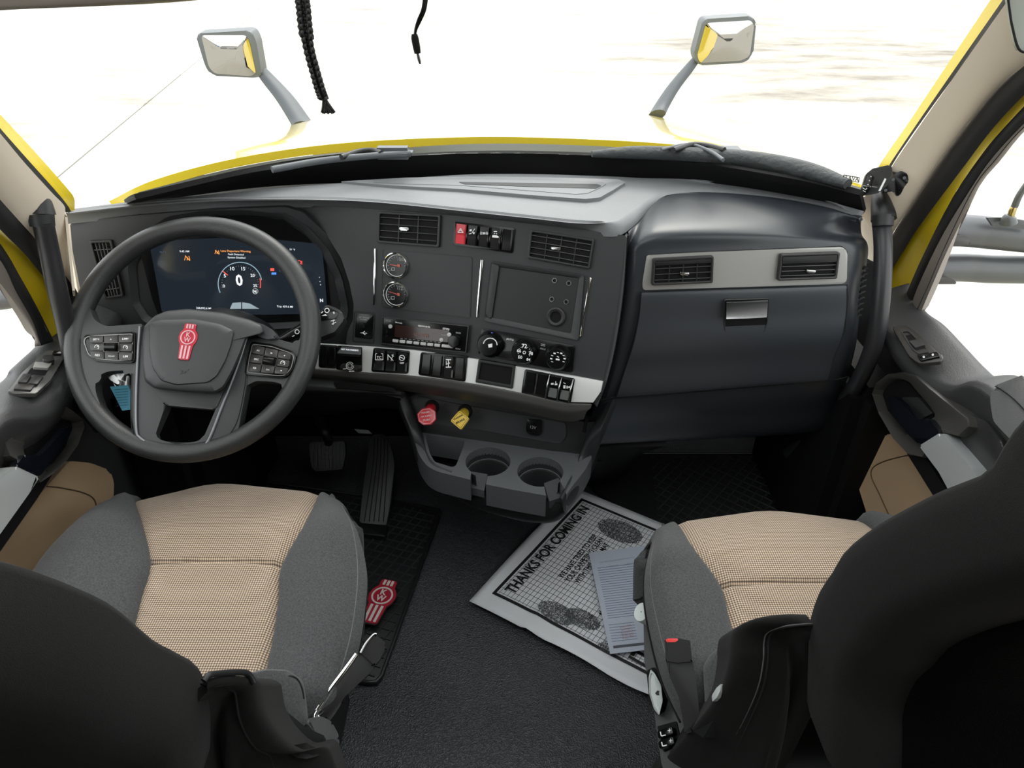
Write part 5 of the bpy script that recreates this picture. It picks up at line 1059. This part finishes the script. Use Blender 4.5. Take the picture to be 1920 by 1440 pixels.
slab('lever_slot', [(1228, 1218), (1240, 1214), (1242, 1234), (1232, 1232)], PP, BLM, ps, .002, .004)
slab('knob_recess', fil([(1212, 1258), (1226, 1250), (1246, 1268), (1254, 1300), (1246, 1332), (1232, 1342), (1218, 1320)], 5), PP, BLM, ps, .002, .004)
dome('recline_knob', [(1220, 1254), (1228, 1262), (1240, 1285), (1243, 1315), (1236, 1343), (1226, 1330), (1217, 1300), (1216, 1270)], PP, [(1, .004), (1.0, .018), (.96, .021), (.84, .022), (.80, .0205), (.2, .0205)], LGP, ps, 'oval light grey recline knob', 4)
marks('arrow', [[(1228, 1300), (1233, 1294), (1236, 1303), (1231, 1303)], lin((1232, 1298), (1236, 1296), 2)], PP, INK, ps, .0215)
slab('rocker_recess', fil([(1232, 1362), (1268, 1352), (1278, 1395), (1244, 1410)], 3), PP, BLM, ps, .002, .006)
for y in (0, 19):
    slab('lumbar_rocker', fil([(1231 + y * .12, 1371 + y), (1259 + y * .12, 1361 + y), (1262 + y * .12, 1376 + y), (1234 + y * .12, 1386 + y)], 4), PP, BLK, ps, .012, .010, 0, .002)
    marks('icon', [lin((1238 + y * .12, 1372 + y), (1240 + y * .12, 1380 + y), 2), lin((1240 + y * .12, 1380 + y), (1248 + y * .12, 1378 + y), 2), lin((1252 + y * .12, 1370 + y), (1258 + y * .12, 1369 + y), 1.4), lin((1255 + y * .12, 1366 + y), (1255 + y * .12, 1373 + y), 1.4)], PP, WHT, ps, .0125)
# driver backrest
de = sm([(400, 1400), (400, 1330), (385, 1262), (340, 1232), (300, 1210), (230, 1150), (160, 1115), (80, 1085), (0, 1065), (-80, 1048), (-190, 1010)], [-.262, -.265, -.268, -.270, -.271, -.272, -.273, -.276, -.282, -.29, -.32])
def dwing(t):
    o_ = sm([(640, 1480), (622, 1432), (606, 1402), (560, 1408), (520, 1378), (494, 1340), (484, 1300), (480, 1281), (460, 1270), (420, 1268), (392, 1272)], [-.205, -.207, -.210, -.222, -.232, -.236, -.238, -.239, -.243, -.250, -.256])
    i_ = sm([(500, 1500), (480, 1450), (470, 1420), (455, 1400), (442, 1370), (436, 1340), (434, 1315), (430, 1302), (422, 1298), (400, 1296), (388, 1298)], [-.26] * 11)
    sheet('hip_wing', [[p + V3(-.02, .08, -.12) for p in o_], [p + V3(-.003, .02, -.03) for p in o_], o_, [a.lerp(b, .35) + V3(.002, -.006, .004) for a, b in zip(o_, i_)], i_, [p + V3(-.012, -.004, -.02) for p in i_], [p + V3(-.03, .0, -.12) for p in i_], [p + V3(-.04, .03, -.40) for p in i_]], FABD, t, .008, 60, 30, smooth=70)
    tube('stitched_seam', [a.lerp(b, .75) + V3(0, -.003, .004) for a, b in zip(o_, i_)][1:9], .0011, STD, t, 6, 50)
    Ps = Pl(V3(-.245, .60, .6), (1, -.25, .35))
    dome('hip_bolster', [(462, 1262), (500, 1254), (540, 1256), (568, 1276), (574, 1310), (578, 1352), (560, 1372), (500, 1340), (480, 1300)], Ps, [(1, -.05), (1, .0), (.95, .010), (.7, .013), (.2, .014)], FABG, t, r=8)
    tube('stitched_seam', [Ps.hit(x, y, .011) for x, y in [(484, 1286), (510, 1277), (540, 1268), (556, 1272), (566, 1290), (570, 1310)]], .0011, STD, t, 6, 30)
    slab('recliner_cover', fil([(484, 1300), (510, 1315), (545, 1340), (575, 1365), (610, 1380), (616, 1404), (562, 1410), (522, 1380), (496, 1345)], 4), Ps, PLD, t, .017, .03, 0, .003)
    slab('recliner_lever', fil([(521, 1331), (538, 1341), (548, 1356), (549, 1374), (536, 1368), (524, 1352)], 3), Ps, LGP, t, .026, .008, 0, .002, 'light grey recliner lever')
    slab('lever_slot', [(549, 1354), (562, 1372), (558, 1382), (549, 1374)], Ps, BLM, t, .020, .004)
    tube('wing_edge', sm([(382, 1277), (392, 1266), (420, 1262), (455, 1261), (468, 1266), (476, 1280)], [-.256, -.254, -.250, -.244, -.241, -.238]), .0028, PLD, t, 8, 30)
    slab('side_cover', fil([(572, 1352), (600, 1342), (622, 1352), (636, 1380), (640, 1480), (600, 1480), (606, 1402), (596, 1380)], 8), Pl(V3(-.215, .6, .4), (1, -.1, .45)), mat('control_housing', (0, 0, 0)), t, .0, .04, 0, .006)
dtop = backrest(de, -.50, .03, -1, None, dwing, .060, None)
dsx = seat('driver seat with tan woven cushion, behind the steering wheel', 'pair of cab seats', drv, None, dtop, 2)
# ---- belt buckles
BKM = mat('buckle_black', (.006, .006, .006), .45, spec=.25)
bk = thing('belt_buckle', 'black belt buckle with red button beside the right hand seat', 'belt buckle', group='belt buckles')
PBK = Pl(CAM + ray(1275, 1260) * .955, -ray(1275, 1300))
slab('buckle_sleeve', fil([(1248, 1238), (1299, 1238), (1304, 1270), (1312, 1340), (1300, 1372), (1284, 1376), (1274, 1310), (1256, 1270)], [2, 2, 6, 6, 3, 3, 6, 6]), PBK, BKM, bk, 0, .03, 0, .005)
slab('buckle_head', fil([(1246, 1200), (1272, 1197), (1294, 1201), (1298, 1240), (1270, 1243), (1248, 1239)], 2), PBK, BKM, bk, .003, .036, 0, .003)
slab('release_button', fil([(1248, 1200), (1252, 1197), (1270, 1197), (1272, 1200), (1266, 1204), (1250, 1204)], 1), PBK, mat('button_red', (.75, .02, .02), .35), bk, .004, .034, 0, .001, 'red release button')
bk2 = thing('belt_buckle', 'black belt buckle with modelled glint strips leaning over the driver floor mat', 'belt buckle', group='belt buckles')
PB2 = Pl(CAM + ray(655, 1280) * 1.0, -ray(655, 1280))
slab('buckle_sleeve', fil([(660, 1228), (677, 1224), (702, 1246), (698, 1258), (648, 1305), (612, 1350), (598, 1344), (594, 1332), (612, 1300)], 4), PB2, BKM, bk2, 0, .026, 0, .005)
slab('buckle_head', fil([(676, 1224), (694, 1196), (704, 1189), (722, 1204), (724, 1210), (712, 1238), (702, 1248)], 3), PB2, BKM, bk2, .004, .032, 0, .003)
tube('glint_strip', [PB2.hit(x, y, .002) for x, y in [(594, 1332), (615, 1298), (645, 1258), (668, 1226)]], [.0032, .0035, .0035, .003], CHR, bk2, 8, 20)  # glint along the black sleeve, modelled as a bright metal strip
tube('glint_strip', [PB2.hit(x, y, .006) for x, y in [(676, 1224), (686, 1206), (700, 1190), (706, 1189)]], .0018, CHD, bk2, 8, 12)  # glint on the buckle head, also built as a metal strip
tube('anchor', [PB2.hit(x, y, 0) for x, y in [(602, 1330), (594, 1340), (596, 1352)]], .006, CHR, bk2, 10, 10)
# ================================================================== PEDALS
PB_ = Pl(atZ(612, 860, .16), (0, -.8, .6))
bp_ = thing('brake_pedal', 'square black rubber brake pedal with embossed badge', 'pedal')
slab('pedal_pad', fil([(579, 830), (646, 827), (648, 850), (642, 880), (590, 884), (583, 870)], 4), PB_, mat('pedal_rubber', (.024, .025, .026), .5), bp_, .012, .02, 0, .003)
for i in range(9):
    x = 585 + i * 7; slab('tread_rib', [(x, 832), (x + 3, 832), (x + 2.5, 878 - abs(i - 4)), (x, 878)], PB_, mat('pedal_rubber', (0, 0, 0)), bp_, .0145, .004)
marks('badge_ring', arcl((613, 848), 13, 0, 360, 1.6, 24, .9) + arcl((613, 848), 9.5, 0, 360, 1.2, 20, .9) + [lin((604 + i * 4, 862), (604 + i * 4, 880), 1.8) for i in range(5)] + [lin((608, 844), (611, 853), 1.4), lin((611, 853), (613, 846), 1.4), lin((613, 846), (615, 853), 1.4), lin((615, 853), (618, 844), 1.4)], PB_, mat('pedal_badge', (.045, .046, .047), .45), bp_, .0165)
tube('pedal_arm', [atY(592, 770, 1.62), atY(604, 795, 1.56), atY(612, 815, 1.52), PB_.hit(617, 832, 0)], [.02, .016, .013, .012], PLD, bp_, 10, 14)
gp_ = thing('accelerator_pedal', 'long ribbed black accelerator pedal standing on the floor', 'pedal')
PA = Pl(atZ(700, 985, .02), (0, -.55, .83))
slab('pedal_pad', fil([(694, 815), (722, 812), (736, 850), (740, 872), (733, 940), (724, 985), (674, 980), (680, 920), (690, 850)], [10, 10, 4, 8, 2, 2, 2, 2, 8]), PA, mat('pedal_rubber_grey', (.034, .035, .036), .5), gp_, .012, .02, 0, .003)
for i in range(5):
    x0, x1 = 702 + i * 6.2, 683 + i * 9; tube('tread_groove', [PA.hit(x, y, .0125) for x, y in [(x0, 822), ((x0 * 1.6 + x1 * .4) / 2 + 1, 870), (x1, 978)]], .0013, STD, gp_, 6, 12)
slab('pedal_base', fil([(668, 978), (728, 984), (722, 1006), (664, 998)], 3), PF, PLD, gp_, .03, .028, 0, .004)
# ================================================================== FLOOR MATS
def clipseg(a, b, P):
    """clip a 2D segment to a convex polygon"""
    t0, t1 = 0., 1.; d = b - a; n = len(P); ar = sum(P[i].x * P[(i + 1) % n].y - P[(i + 1) % n].x * P[i].y for i in range(n)); s = 1 if ar > 0 else -1
    for i in range(n):
        p, q = P[i], P[(i + 1) % n]; e = q - p; nn = Vector((-e.y, e.x)) * s; dn = d.dot(nn); c = (a - p).dot(nn)
        if abs(dn) < 1e-9:
            if c < 0: return None
        elif dn > 0: t0 = max(t0, -c / dn)
        else: t1 = min(t1, -c / dn)
    return (a + d * t0, a + d * t1) if t1 - t0 > 1e-3 else None
def floormat(label, P, pitch, parentgrp, a1_, a2_, mrid):
    t = thing('floor_mat', label, 'floor mat', group=parentgrp)
    W = [atZ(x, y, .012) for x, y in P]; c = sum(W, Vector()) / len(W)
    bm = bmesh.new(); prism_bm(bm, W, V3(0, 0, 1), .010, .003); link('mat_base', bm, MATR, t, 40)
    tube('mat_rim', [p.lerp(c, .012) + V3(0, 0, .001) for p in W], .0042, MATR, t, 8, closed=True)
    P2 = [Vector((c.x + (p.x - c.x) * .93, c.y + (p.y - c.y) * .95)) for p in W]
    bm = bmesh.new(); c2 = Vector((c.x, c.y))
    for ang in (a1_, a2_):
        d = Vector((cos(radians(ang)), sin(radians(ang)))); n_ = Vector((-d.y, d.x))
        for i in range(-60, 61):
            o = c2 + n_ * pitch * i; r = clipseg(o - d * 2, o + d * 2, P2)
            if r:
                a, b = r; w_ = n_ * .0013
                vs = [bm.verts.new((*(a + w_ * k_), .0125 + zz)) for k_, zz in ((-1.6, 0), (-.8, .0028), (.8, .0028), (1.6, 0))] + [bm.verts.new((*(b + w_ * k_), .0125 + zz)) for k_, zz in ((-1.6, 0), (-.8, .0028), (.8, .0028), (1.6, 0))]
                for k_ in range(3): bm.faces.new((vs[k_], vs[k_ + 1], vs[k_ + 5], vs[k_ + 4]))
    o = link('tread_ridges', bm, mrid, t); o['kind'] = 'stuff'
    return t
RID = mat('ridge_rubber', (.034, .036, .038), .3)
m1 = floormat('black ribbed rubber floor mat with red badge on the driver side', [(480, 900), (700, 930), (826, 955), (822, 975), (716, 1270), (706, 1281), (690, 1282), (560, 1262), (420, 1200)], .024, 'rubber floor mats', 62, -18, RID)
bd = badge(atZ(718, 1126, .0165), -14, .128, PF, m1, .0165, REDB, mat('badge_cream', (.72, .68, .64), .5)); bd['label'] = 'red badge with cream letters'
m2 = floormat('black ribbed rubber floor mat on the passenger side', [(1110, 915), (1180, 850), (1560, 850), (1560, 985), (1500, 1100), (1240, 1100), (1230, 1010)], .026, 'rubber floor mats', 50, -40, RID)
# ================================================================== PAPERS
pm = thing('paper_floor_mat', 'large white paper floor mat printed with a black frame, grid and thank-you lettering', 'paper mat')
ZP = .020; PPP = Pl((0, 0, ZP), (0, 0, 1))
edgeL = [(880, 1127), (925, 1075), (975, 1022), (1030, 970), (1080, 918)]
edgeR = [(1225, 1312), (1300, 1262), (1380, 1200), (1440, 1130), (1500, 1065)]
A0, A1, B1, B0 = atZ(880, 1127, ZP), atZ(1082, 916, ZP), None, atZ(1222, 1309, ZP)
vx = (A1 - A0); vy = (B0 - A0); vy = vy * 1.02; 
def PM(s_, t_, dz=0):
    p = A0 + vx * s_ + vy * t_
    wv = .006 * sin(s_ * 5 + 1) * sin(t_ * 6) + .010 * max(0, sin(s_ * 3.1) * (1 if t_ < .05 else 0)) + .012 * abs(sin(t_ * 7.5)) * (1 - min(1, s_ * 6)) * (t_ > .3)
    return p + V3(0, 0, max(0, wv) + dz)
bm = bmesh.new(); rows = [[PM(i / 30, j / 30) for i in range(31)] for j in range(31)]; grid(bm, rows); pp_ = link('sheet', bm, PAP, pm, 80)
so = pp_.modifiers.new('s', 'SOLIDIFY'); so.thickness = .0006
def pml(name, segs, wd, m, dz=.0009):
    bm = bmesh.new()
    for (a, b) in segs:
        a = Vector(a); b = Vector(b); n = max(2, int((b - a).length * 24)); d = (b - a).normalized(); q = Vector((-d.y, d.x)) * wd / 2; prev = None
        for k in range(n + 1):
            c = a.lerp(b, k / n); u_ = [bm.verts.new(PM(*(c + q), dz)), bm.verts.new(PM(*(c - q), dz))]
            if prev: bm.faces.new((prev[0], prev[1], u_[1], u_[0]))
            prev = u_
    return link(name, bm, m, pm)
f0, f1, g0, g1 = .10, .93, .075, .93
pml('printed_frame', [((f0 - .007, g0), (f1 + .007, g0)), ((f0, g0 - .007), (f0, g1)), ((f1, g0 - .007), (f1, g1)), ((f0, g1), (f1, g1))], .017, INK, .0014)
gs = [((f0 + .012, g0 + .02 + i * .0228), (f1 - .012, g0 + .02 + i * .0228)) for i in range(36)] + [((f0 + .02 + i * .0315, g0 + .012), (f0 + .02 + i * .0315, g1 - .012)) for i in range(26)]
o = pml('printed_grid', gs, .0026, INKG, .0010); o['kind'] = 'stuff'
def ptext(s_, a, b, hr=1., bold=.02, m=INK):
    pa, pb = PM(*a, 0), PM(*b, 0); ex = (pb - pa); ex.z = 0
    cu = bpy.data.curves.new('t', 'FONT'); cu.body = s_; cu.size = 1; cu.offset = bold; ob = bpy.data.objects.new('t', cu); COL.objects.link(ob)
    me = bpy.data.meshes.new_from_object(ob.evaluated_get(bpy.context.evaluated_depsgraph_get())); bpy.data.objects.remove(ob)
    xs = [v.co.x for v in me.vertices]; k = ex.length / (max(xs) - min(xs)); ex.normalize(); ey = Vector((-ex.y, ex.x, 0)); mn = min(xs)
    for v in me.vertices:
        q = pa + ex * ((v.co.x - mn) * k) + ey * (v.co.y * k * hr); d_ = q - A0
        det = vx.x * vy.y - vx.y * vy.x; s1 = (d_.x * vy.y - d_.y * vy.x) / det; t1 = (vx.x * d_.y - vx.y * d_.x) / det
        v.co = PM(s1, t1, .0018)
    me.materials.clear(); me.materials.append(m); ob = bpy.data.objects.new('lettering', me); COL.objects.link(ob); ob.parent = pm
ptext('THANKS FOR COMING IN', (.14, .160), (.885, .153), 1.22, .03)
ptext('WE HAVE TRIED TO KEEP', (.36, .305), (.72, .30), 1.35); ptext('YOUR CARPETING CLEAN', (.355, .345), (.72, .34), 1.35); ptext('WITH THIS PAPER MAT', (.375, .39), (.70, .385), 1.35)
ptext('A customer is', (.34, .56), (.62, .555), 1.3); ptext('the most important visitor', (.265, .595), (.70, .59), 1.3); ptext('in our shop', (.31, .635), (.62, .63), 1.3)
ptext('IT IS A PLEASURE', (.12, .895), (.86, .89), 1.3, .03)
bm = bmesh.new()
def speck(cx, cy, rx, ry, n, foot=True):
    for _ in range(n):
        a = random.random() * 2 * pi; r = sqrt(random.random()); s1, t1 = cx + rx * r * cos(a), cy + ry * r * sin(a); z_ = .0021; e = .0013
        l = [bm.verts.new(PM(s1 + u_ * e * random.uniform(.6, 2.2), t1 + v_ * e * random.uniform(.6, 1.6), .0020)) for u_, v_ in ((-1, -1), (1, -1), (1, 1), (-1, 1))]; bm.faces.new(l)
speck(.16, .40, .055, .10, 1700); speck(.20, .52, .05, .09, 1300); speck(.82, .38, .075, .13, 2600); speck(.12, .70, .03, .05, 300); speck(.20, .74, .07, .05, 260)
o = link('printed_footprint', bm, INKG, pm); o['kind'] = 'stuff'
dt = Pl((0, 0, .03), (0, 0, 1)); c = PM(.43, .49, .002); disc('printed_dot', Pl(c, (0, 0, 1)), c, .0045, INK, pm, .0005, .0005)
iv = thing('service_form', 'pale blue lined form sheet lying on the paper mat, beside the right hand seat', 'paper sheet')
PI_ = Pl((0, 0, .036), (0, 0, 1)); IQ = [(1104, 1036), (1266, 1016), (1310, 1208), (1144, 1226)]
slab('sheet', IQ, PI_, PAI, iv, 0, .0006)
def il(t_, s0=.05, s1=.96, w_=.9): return lin(q2(IQ, s0, t_), q2(IQ, s1, t_), w_)
marks('ruled_lines', [il(.16 + i * .0235, .06, .96, .9) for i in range(22)], PI_, BLUI, iv, .0003)
marks('form_lines', [il(.72 + i * .027, .05, .34, .8) for i in range(7)], PI_, BLUI, iv, .0003)
for i in range(6): text(['TOTAL', 'TAX', 'PARTS', 'LABOR', 'MISC', 'DATE'][i], q2(IQ, .58, .73 + i * .027), q2(IQ, .44, .738 + i * .027), PI_, BLUI, iv, .0004)
for i in range(5): text(['approved', 'customer', 'supplies', 'service', 'sign here'][i], q2(IQ, .30, .74 + i * .027), q2(IQ, .17, .75 + i * .027), PI_, mat('red_ink', (.35, .18, .18), .7), iv, .0004)
text('TRUCK SERVICE DEPARTMENT CUSTOMER COPY', q2(IQ, .50, .095), q2(IQ, .10, .105), PI_, BLUI, iv, .0004); text('PHONE NUMBER', q2(IQ, .52, .145), q2(IQ, .40, .15), PI_, BLUI, iv, .0004); text('UNIT NUMBER', q2(IQ, .30, .15), q2(IQ, .2, .155), PI_, BLUI, iv, .0004)
marks('printed_bar', [sub(IQ, .05, .925, 1.0, .95)], PI_, mat('bar_ink', (.10, .11, .13), .6), iv, .0004)
text('CUSTOMER COPY', q2(IQ, .60, .93), q2(IQ, .40, .935), PI_, PAP, iv, .0009)
# ================================================================== GRAB HANDLES, CAMERA, CORDS, KEYS
gh = thing('grab_handle', 'black grab pole rising beside the right hand windshield pillar', 'grab handle', group='pillar grab poles')
P_ = [atX(x, y, xx) for x, y, xx in [(1652, 408, .738), (1656, 470, .738), (1652, 560, .74), (1640, 640, .745), (1612, 710, .75), (1572, 765, .76), (1530, 812, .76), (1480, 850, .75)]]
tube('pole', P_, .0175, mat('pole_black', (.022, .022, .024), .38, bump=('noise', 900, .15, .0003)), gh, 18, 50)
tube('socket_cap', [atX(x, y, xx) for x, y, xx in [(1647, 362, .738), (1651, 378, .738), (1656, 402, .738), (1657, 412, .738)]], [.013, .018, .0225, .0235], PLD, gh, 18, 12)
tube('socket_collar', [atX(x, y, .735) for x, y in [(1656, 404), (1655, 424)]], [.0205, .0195], PLA, gh, 18, 4)
gh2 = thing('grab_handle', 'black grab pole rising beside the left hand windshield pillar', 'grab handle', group='pillar grab poles')
P_ = [atX(x, y, xx) for x, y, xx in [(80, 415, -.80), (92, 470, -.805), (108, 545, -.81), (124, 610, -.82), (136, 670, -.83), (150, 740, -.84), (190, 800, -.84)]]
tube('pole', P_, .0165, mat('pole_black', (0, 0, 0)), gh2, 18, 50)
tube('socket_cap', [atX(x, y, xx) for x, y, xx in [(66, 342, -.806), (69, 358, -.806), (74, 380, -.806), (77, 402, -.806)]], [.007, .014, .019, .0225], PLD, gh2, 18, 12)
tube('socket_collar', [atX(x, y, -.803) for x, y in [(76, 402), (80, 424)]], [.0205, .019], PLA, gh2, 18, 4)
cam_ = thing('dash_camera', 'small black camera box with bracket on the right hand windshield pillar', 'camera')
PCm = Pl(atX(1645, 345, .715), (-.35, -.85, .35))
slab('body', fil([(1616, 352), (1624, 326), (1636, 316), (1668, 309), (1674, 316), (1664, 348), (1650, 360), (1620, 366)], 3), PCm, PLD, cam_, .012, .03, 0, .003)
slab('front_face', fil([(1618, 354), (1626, 328), (1634, 326), (1640, 332), (1630, 360), (1621, 364)], 2), PCm, BLK, cam_, .0145, .006, 0, .001)
slab('label_strip', [(1659, 334), (1662, 336), (1651, 358), (1647, 358)], PCm, WHT, cam_, .0132, .002)
marks('led_dots', [arcl((1633 - i * 2.7, 331 + i * 7.5), .7, 0, 360, 1.3, 5)[k] for i in range(4) for k in range(5)] + [lin((1617, 352), (1624, 356), 1.2), lin((1618, 357), (1623, 360), 1.2)], PCm, WHT, cam_, .0150)
slab('bracket', fil([(1668, 338), (1678, 326), (1690, 320), (1702, 326), (1704, 340), (1696, 350), (1688, 366), (1682, 368), (1676, 358), (1654, 362), (1658, 350)], 3), PCm, BLK, cam_, .004, .012, 0, .002)
for x, y, r in ((1686, 316, .012),): disc('swivel_knob', PCm, PCm.hit(x, y), r, mat('knob_grey', (.12, .12, .10), .4), cam_, -.002, .012, .002)
for x, y in ((1674, 337), (1695, 334), (1660, 357)): disc('screw', PCm, PCm.hit(x, y), .003, HMG, cam_, .0055, .003)
br = thing('braided_cord', 'black braided leather cord with tassel hanging in front of the windshield', 'cord')
cd_ = [(555, -60), (563, -20), (569, 10), (573, 50), (580, 92), (590, 130), (600, 165), (607, 185)]
base = catm([atY(x, y, 1.10) for x, y in cd_], 120)
for k in range(3):
    P_ = []
    for i, p in enumerate(base):
        a = i * .42 + k * 2 * pi / 3; w_ = .0058 * (1.15 if i < 60 else .9)
        P_.append(p + V3(sin(a) * w_, cos(2 * a) * .003, 0))
    tube('strand', P_, [.0042 if i < 60 else .0034 for i in range(120)], mat('braid_black', (.006, .006, .006), .45), br, 8)
for k in range(11):
    x0 = 606 + (k % 4) * 1.6; x1 = 603 + k * 2.5; tube('tassel_strip', [atY(x0, 184, 1.10 + .002 * (k % 3)), atY((x0 + x1) / 2 + 1, 200, 1.10), atY(x1, 213 - (abs(k - 5) % 3), 1.10 + .003 * (k % 2))], [.0016, .0018, .0016], mat('braid_black', (0, 0, 0)), br, 6, 6)
ca = thing('audio_cable', 'thin dark coiled cable with a jack plug hanging before the windshield', 'cable')
for dx in (0, 5): tube('wire', [atY(x + dx * f_, y, 1.10) for x, y, f_ in [(800, -50, 1), (796, -10, 1), (792, 18, 1), (784, 38, .9), (779, 55, .3), (778, 68, 0)]], .0018, BLK, ca, 8, 30)
tube('strain_relief', [atY(x, y, 1.10) for x, y in [(777, 64), (778, 72), (781, 88), (783, 100)]], [.0040, .0052, .0052, .0045], BLM, ca, 10, 10)
tube('plug_tip', [atY(x, y, 1.10) for x, y in [(783, 100), (786, 113), (788, 120)]], [.0020, .0022, .0012], mat('jack_metal', (.10, .10, .10), .3, 1), ca, 8, 8)
ky = thing('key_ring', 'bunch of silver keys with a blue tag hanging behind the steering wheel', 'keys')
PKy = Pl(atY(225, 720, 1.19), (.1, -.8, .6))
tube('ring', [PKy.hit(222 + 9 * cos(a), 716 + 10 * sin(a)) for a in [2 * pi * k / 24 for k in range(24)]], .0011, CHR, ky, 8, closed=True)
for P in ([(200, 690), (214, 700), (228, 712), (222, 722), (206, 712), (196, 698)], [(206, 694), (226, 692), (238, 700), (236, 716), (222, 712)], [(228, 708), (242, 704), (244, 728), (236, 738), (226, 728)]): slab('key', fil(P, 3), PKy, CHD, ky, .004 * random.random(), .002, 0, .0005)
slab('blue_tag', fil([(206, 725), (240, 722), (246, 738), (246, 768), (229, 770), (218, 748)], 1), PKy, BLT, ky, .006, .001, label='blue paper tag')
marks('handwriting', [lin((214 + i * .9, 731 + i * 5), (240, 729 + i * 5), .8) for i in range(7)], PKy, mat('tag_ink', (.02, .08, .14), .6), ky, .0065)
slab('grey_tag', fil([(222, 712), (236, 710), (244, 722), (244, 740), (234, 742), (224, 726)], 3), PKy, mat('tag_grey', (.35, .36, .36), .4), ky, .001, .002)
# small litter
lt = thing('plastic_scrap', 'small clear scrap of plastic on the dark floor below the steering wheel', 'litter'); slab('scrap', [(462, 882), (470, 870), (484, 862), (482, 870), (474, 880), (466, 888)], PF, mat('scrap', (.25, .24, .23), .4), lt, .01, .004, 0, .001)
lt = thing('floor_clip', 'pale strip clip on the dark floor above the accelerator pedal', 'clip'); slab('strip', [(664, 804), (690, 806), (698, 813), (672, 812)], Pl(atZ(680, 808, .25), (0, -.5, .8)), mat('clip_grey', (.22, .23, .23), .5), lt, 0, .004, 0, .001)
# ================================================================== SIDE MIRROR ARMS OUTSIDE
sm_ = thing('side_mirror', 'dark grey side mirror arms with radio antenna outside the right window', 'mirror')
SG = mat('arm_grey', (.075, .08, .085), .4); XM = 1.02
def bar(P, r, Y, m): return tube('mirror_arm', [atY(x, y, Y) for x, y in P], r, m, sm_, 16, 20)
bar([(1720, 434), (1800, 432), (1860, 437), (1930, 444), (2020, 452), (2080, 456)], .038, 1.62, SG); bar([(1700, 503), (1800, 502), (1860, 505), (1930, 506), (2020, 508), (2080, 512)], .034, 1.62, SG)
PMr = Pl(atY(1880, 440, 1.575), (0, -1, .2))
slab('antenna_plate', fil([(1851, 408), (1890, 408), (1935, 416), (1935, 432), (1862, 424)], 3), PMr, mat('arm_plate', (.06, .064, .068), .45), sm_, .004, .008, 0, .001)
tube('antenna_base', [atY(x, y, 1.56) for x, y in [(1891, 418), (1892, 408), (1894, 404)]], [.018, .014, .010], SG, sm_, 14, 6)
tube('antenna_ferrule', [atY(x, y, 1.56) for x, y in [(1893, 412), (1899, 393), (1903, 386)]], [.0075, .0075, .0060], mat('brass', (.45, .36, .16), .3, 1), sm_, 12, 6)
tube('antenna', [atY(x, y, 1.56) for x, y in [(1902, 388), (1912, 365), (1935, 330), (1980, 250)]], [.0075, .0070, .006, .003], SG, sm_, 10, 12)
for P in ([(1788, 444), (1806, 441), (1818, 448), (1820, 458), (1786, 459)], [(1756, 521), (1780, 520), (1792, 527), (1794, 533), (1752, 533)]): slab('arm_hinge_cover', fil(P, 3), PMr, BRN, sm_, .01, .03, 0, .003)
sl_ = thing('side_mirror', 'dark side mirror arm glimpsed outside the left window', 'mirror')
tube('mirror_arm', [atY(x, y, 1.30) for x, y in [(30, 556), (6, 560), (-40, 565), (-90, 570)]], .022, SG, sl_, 12, 10)
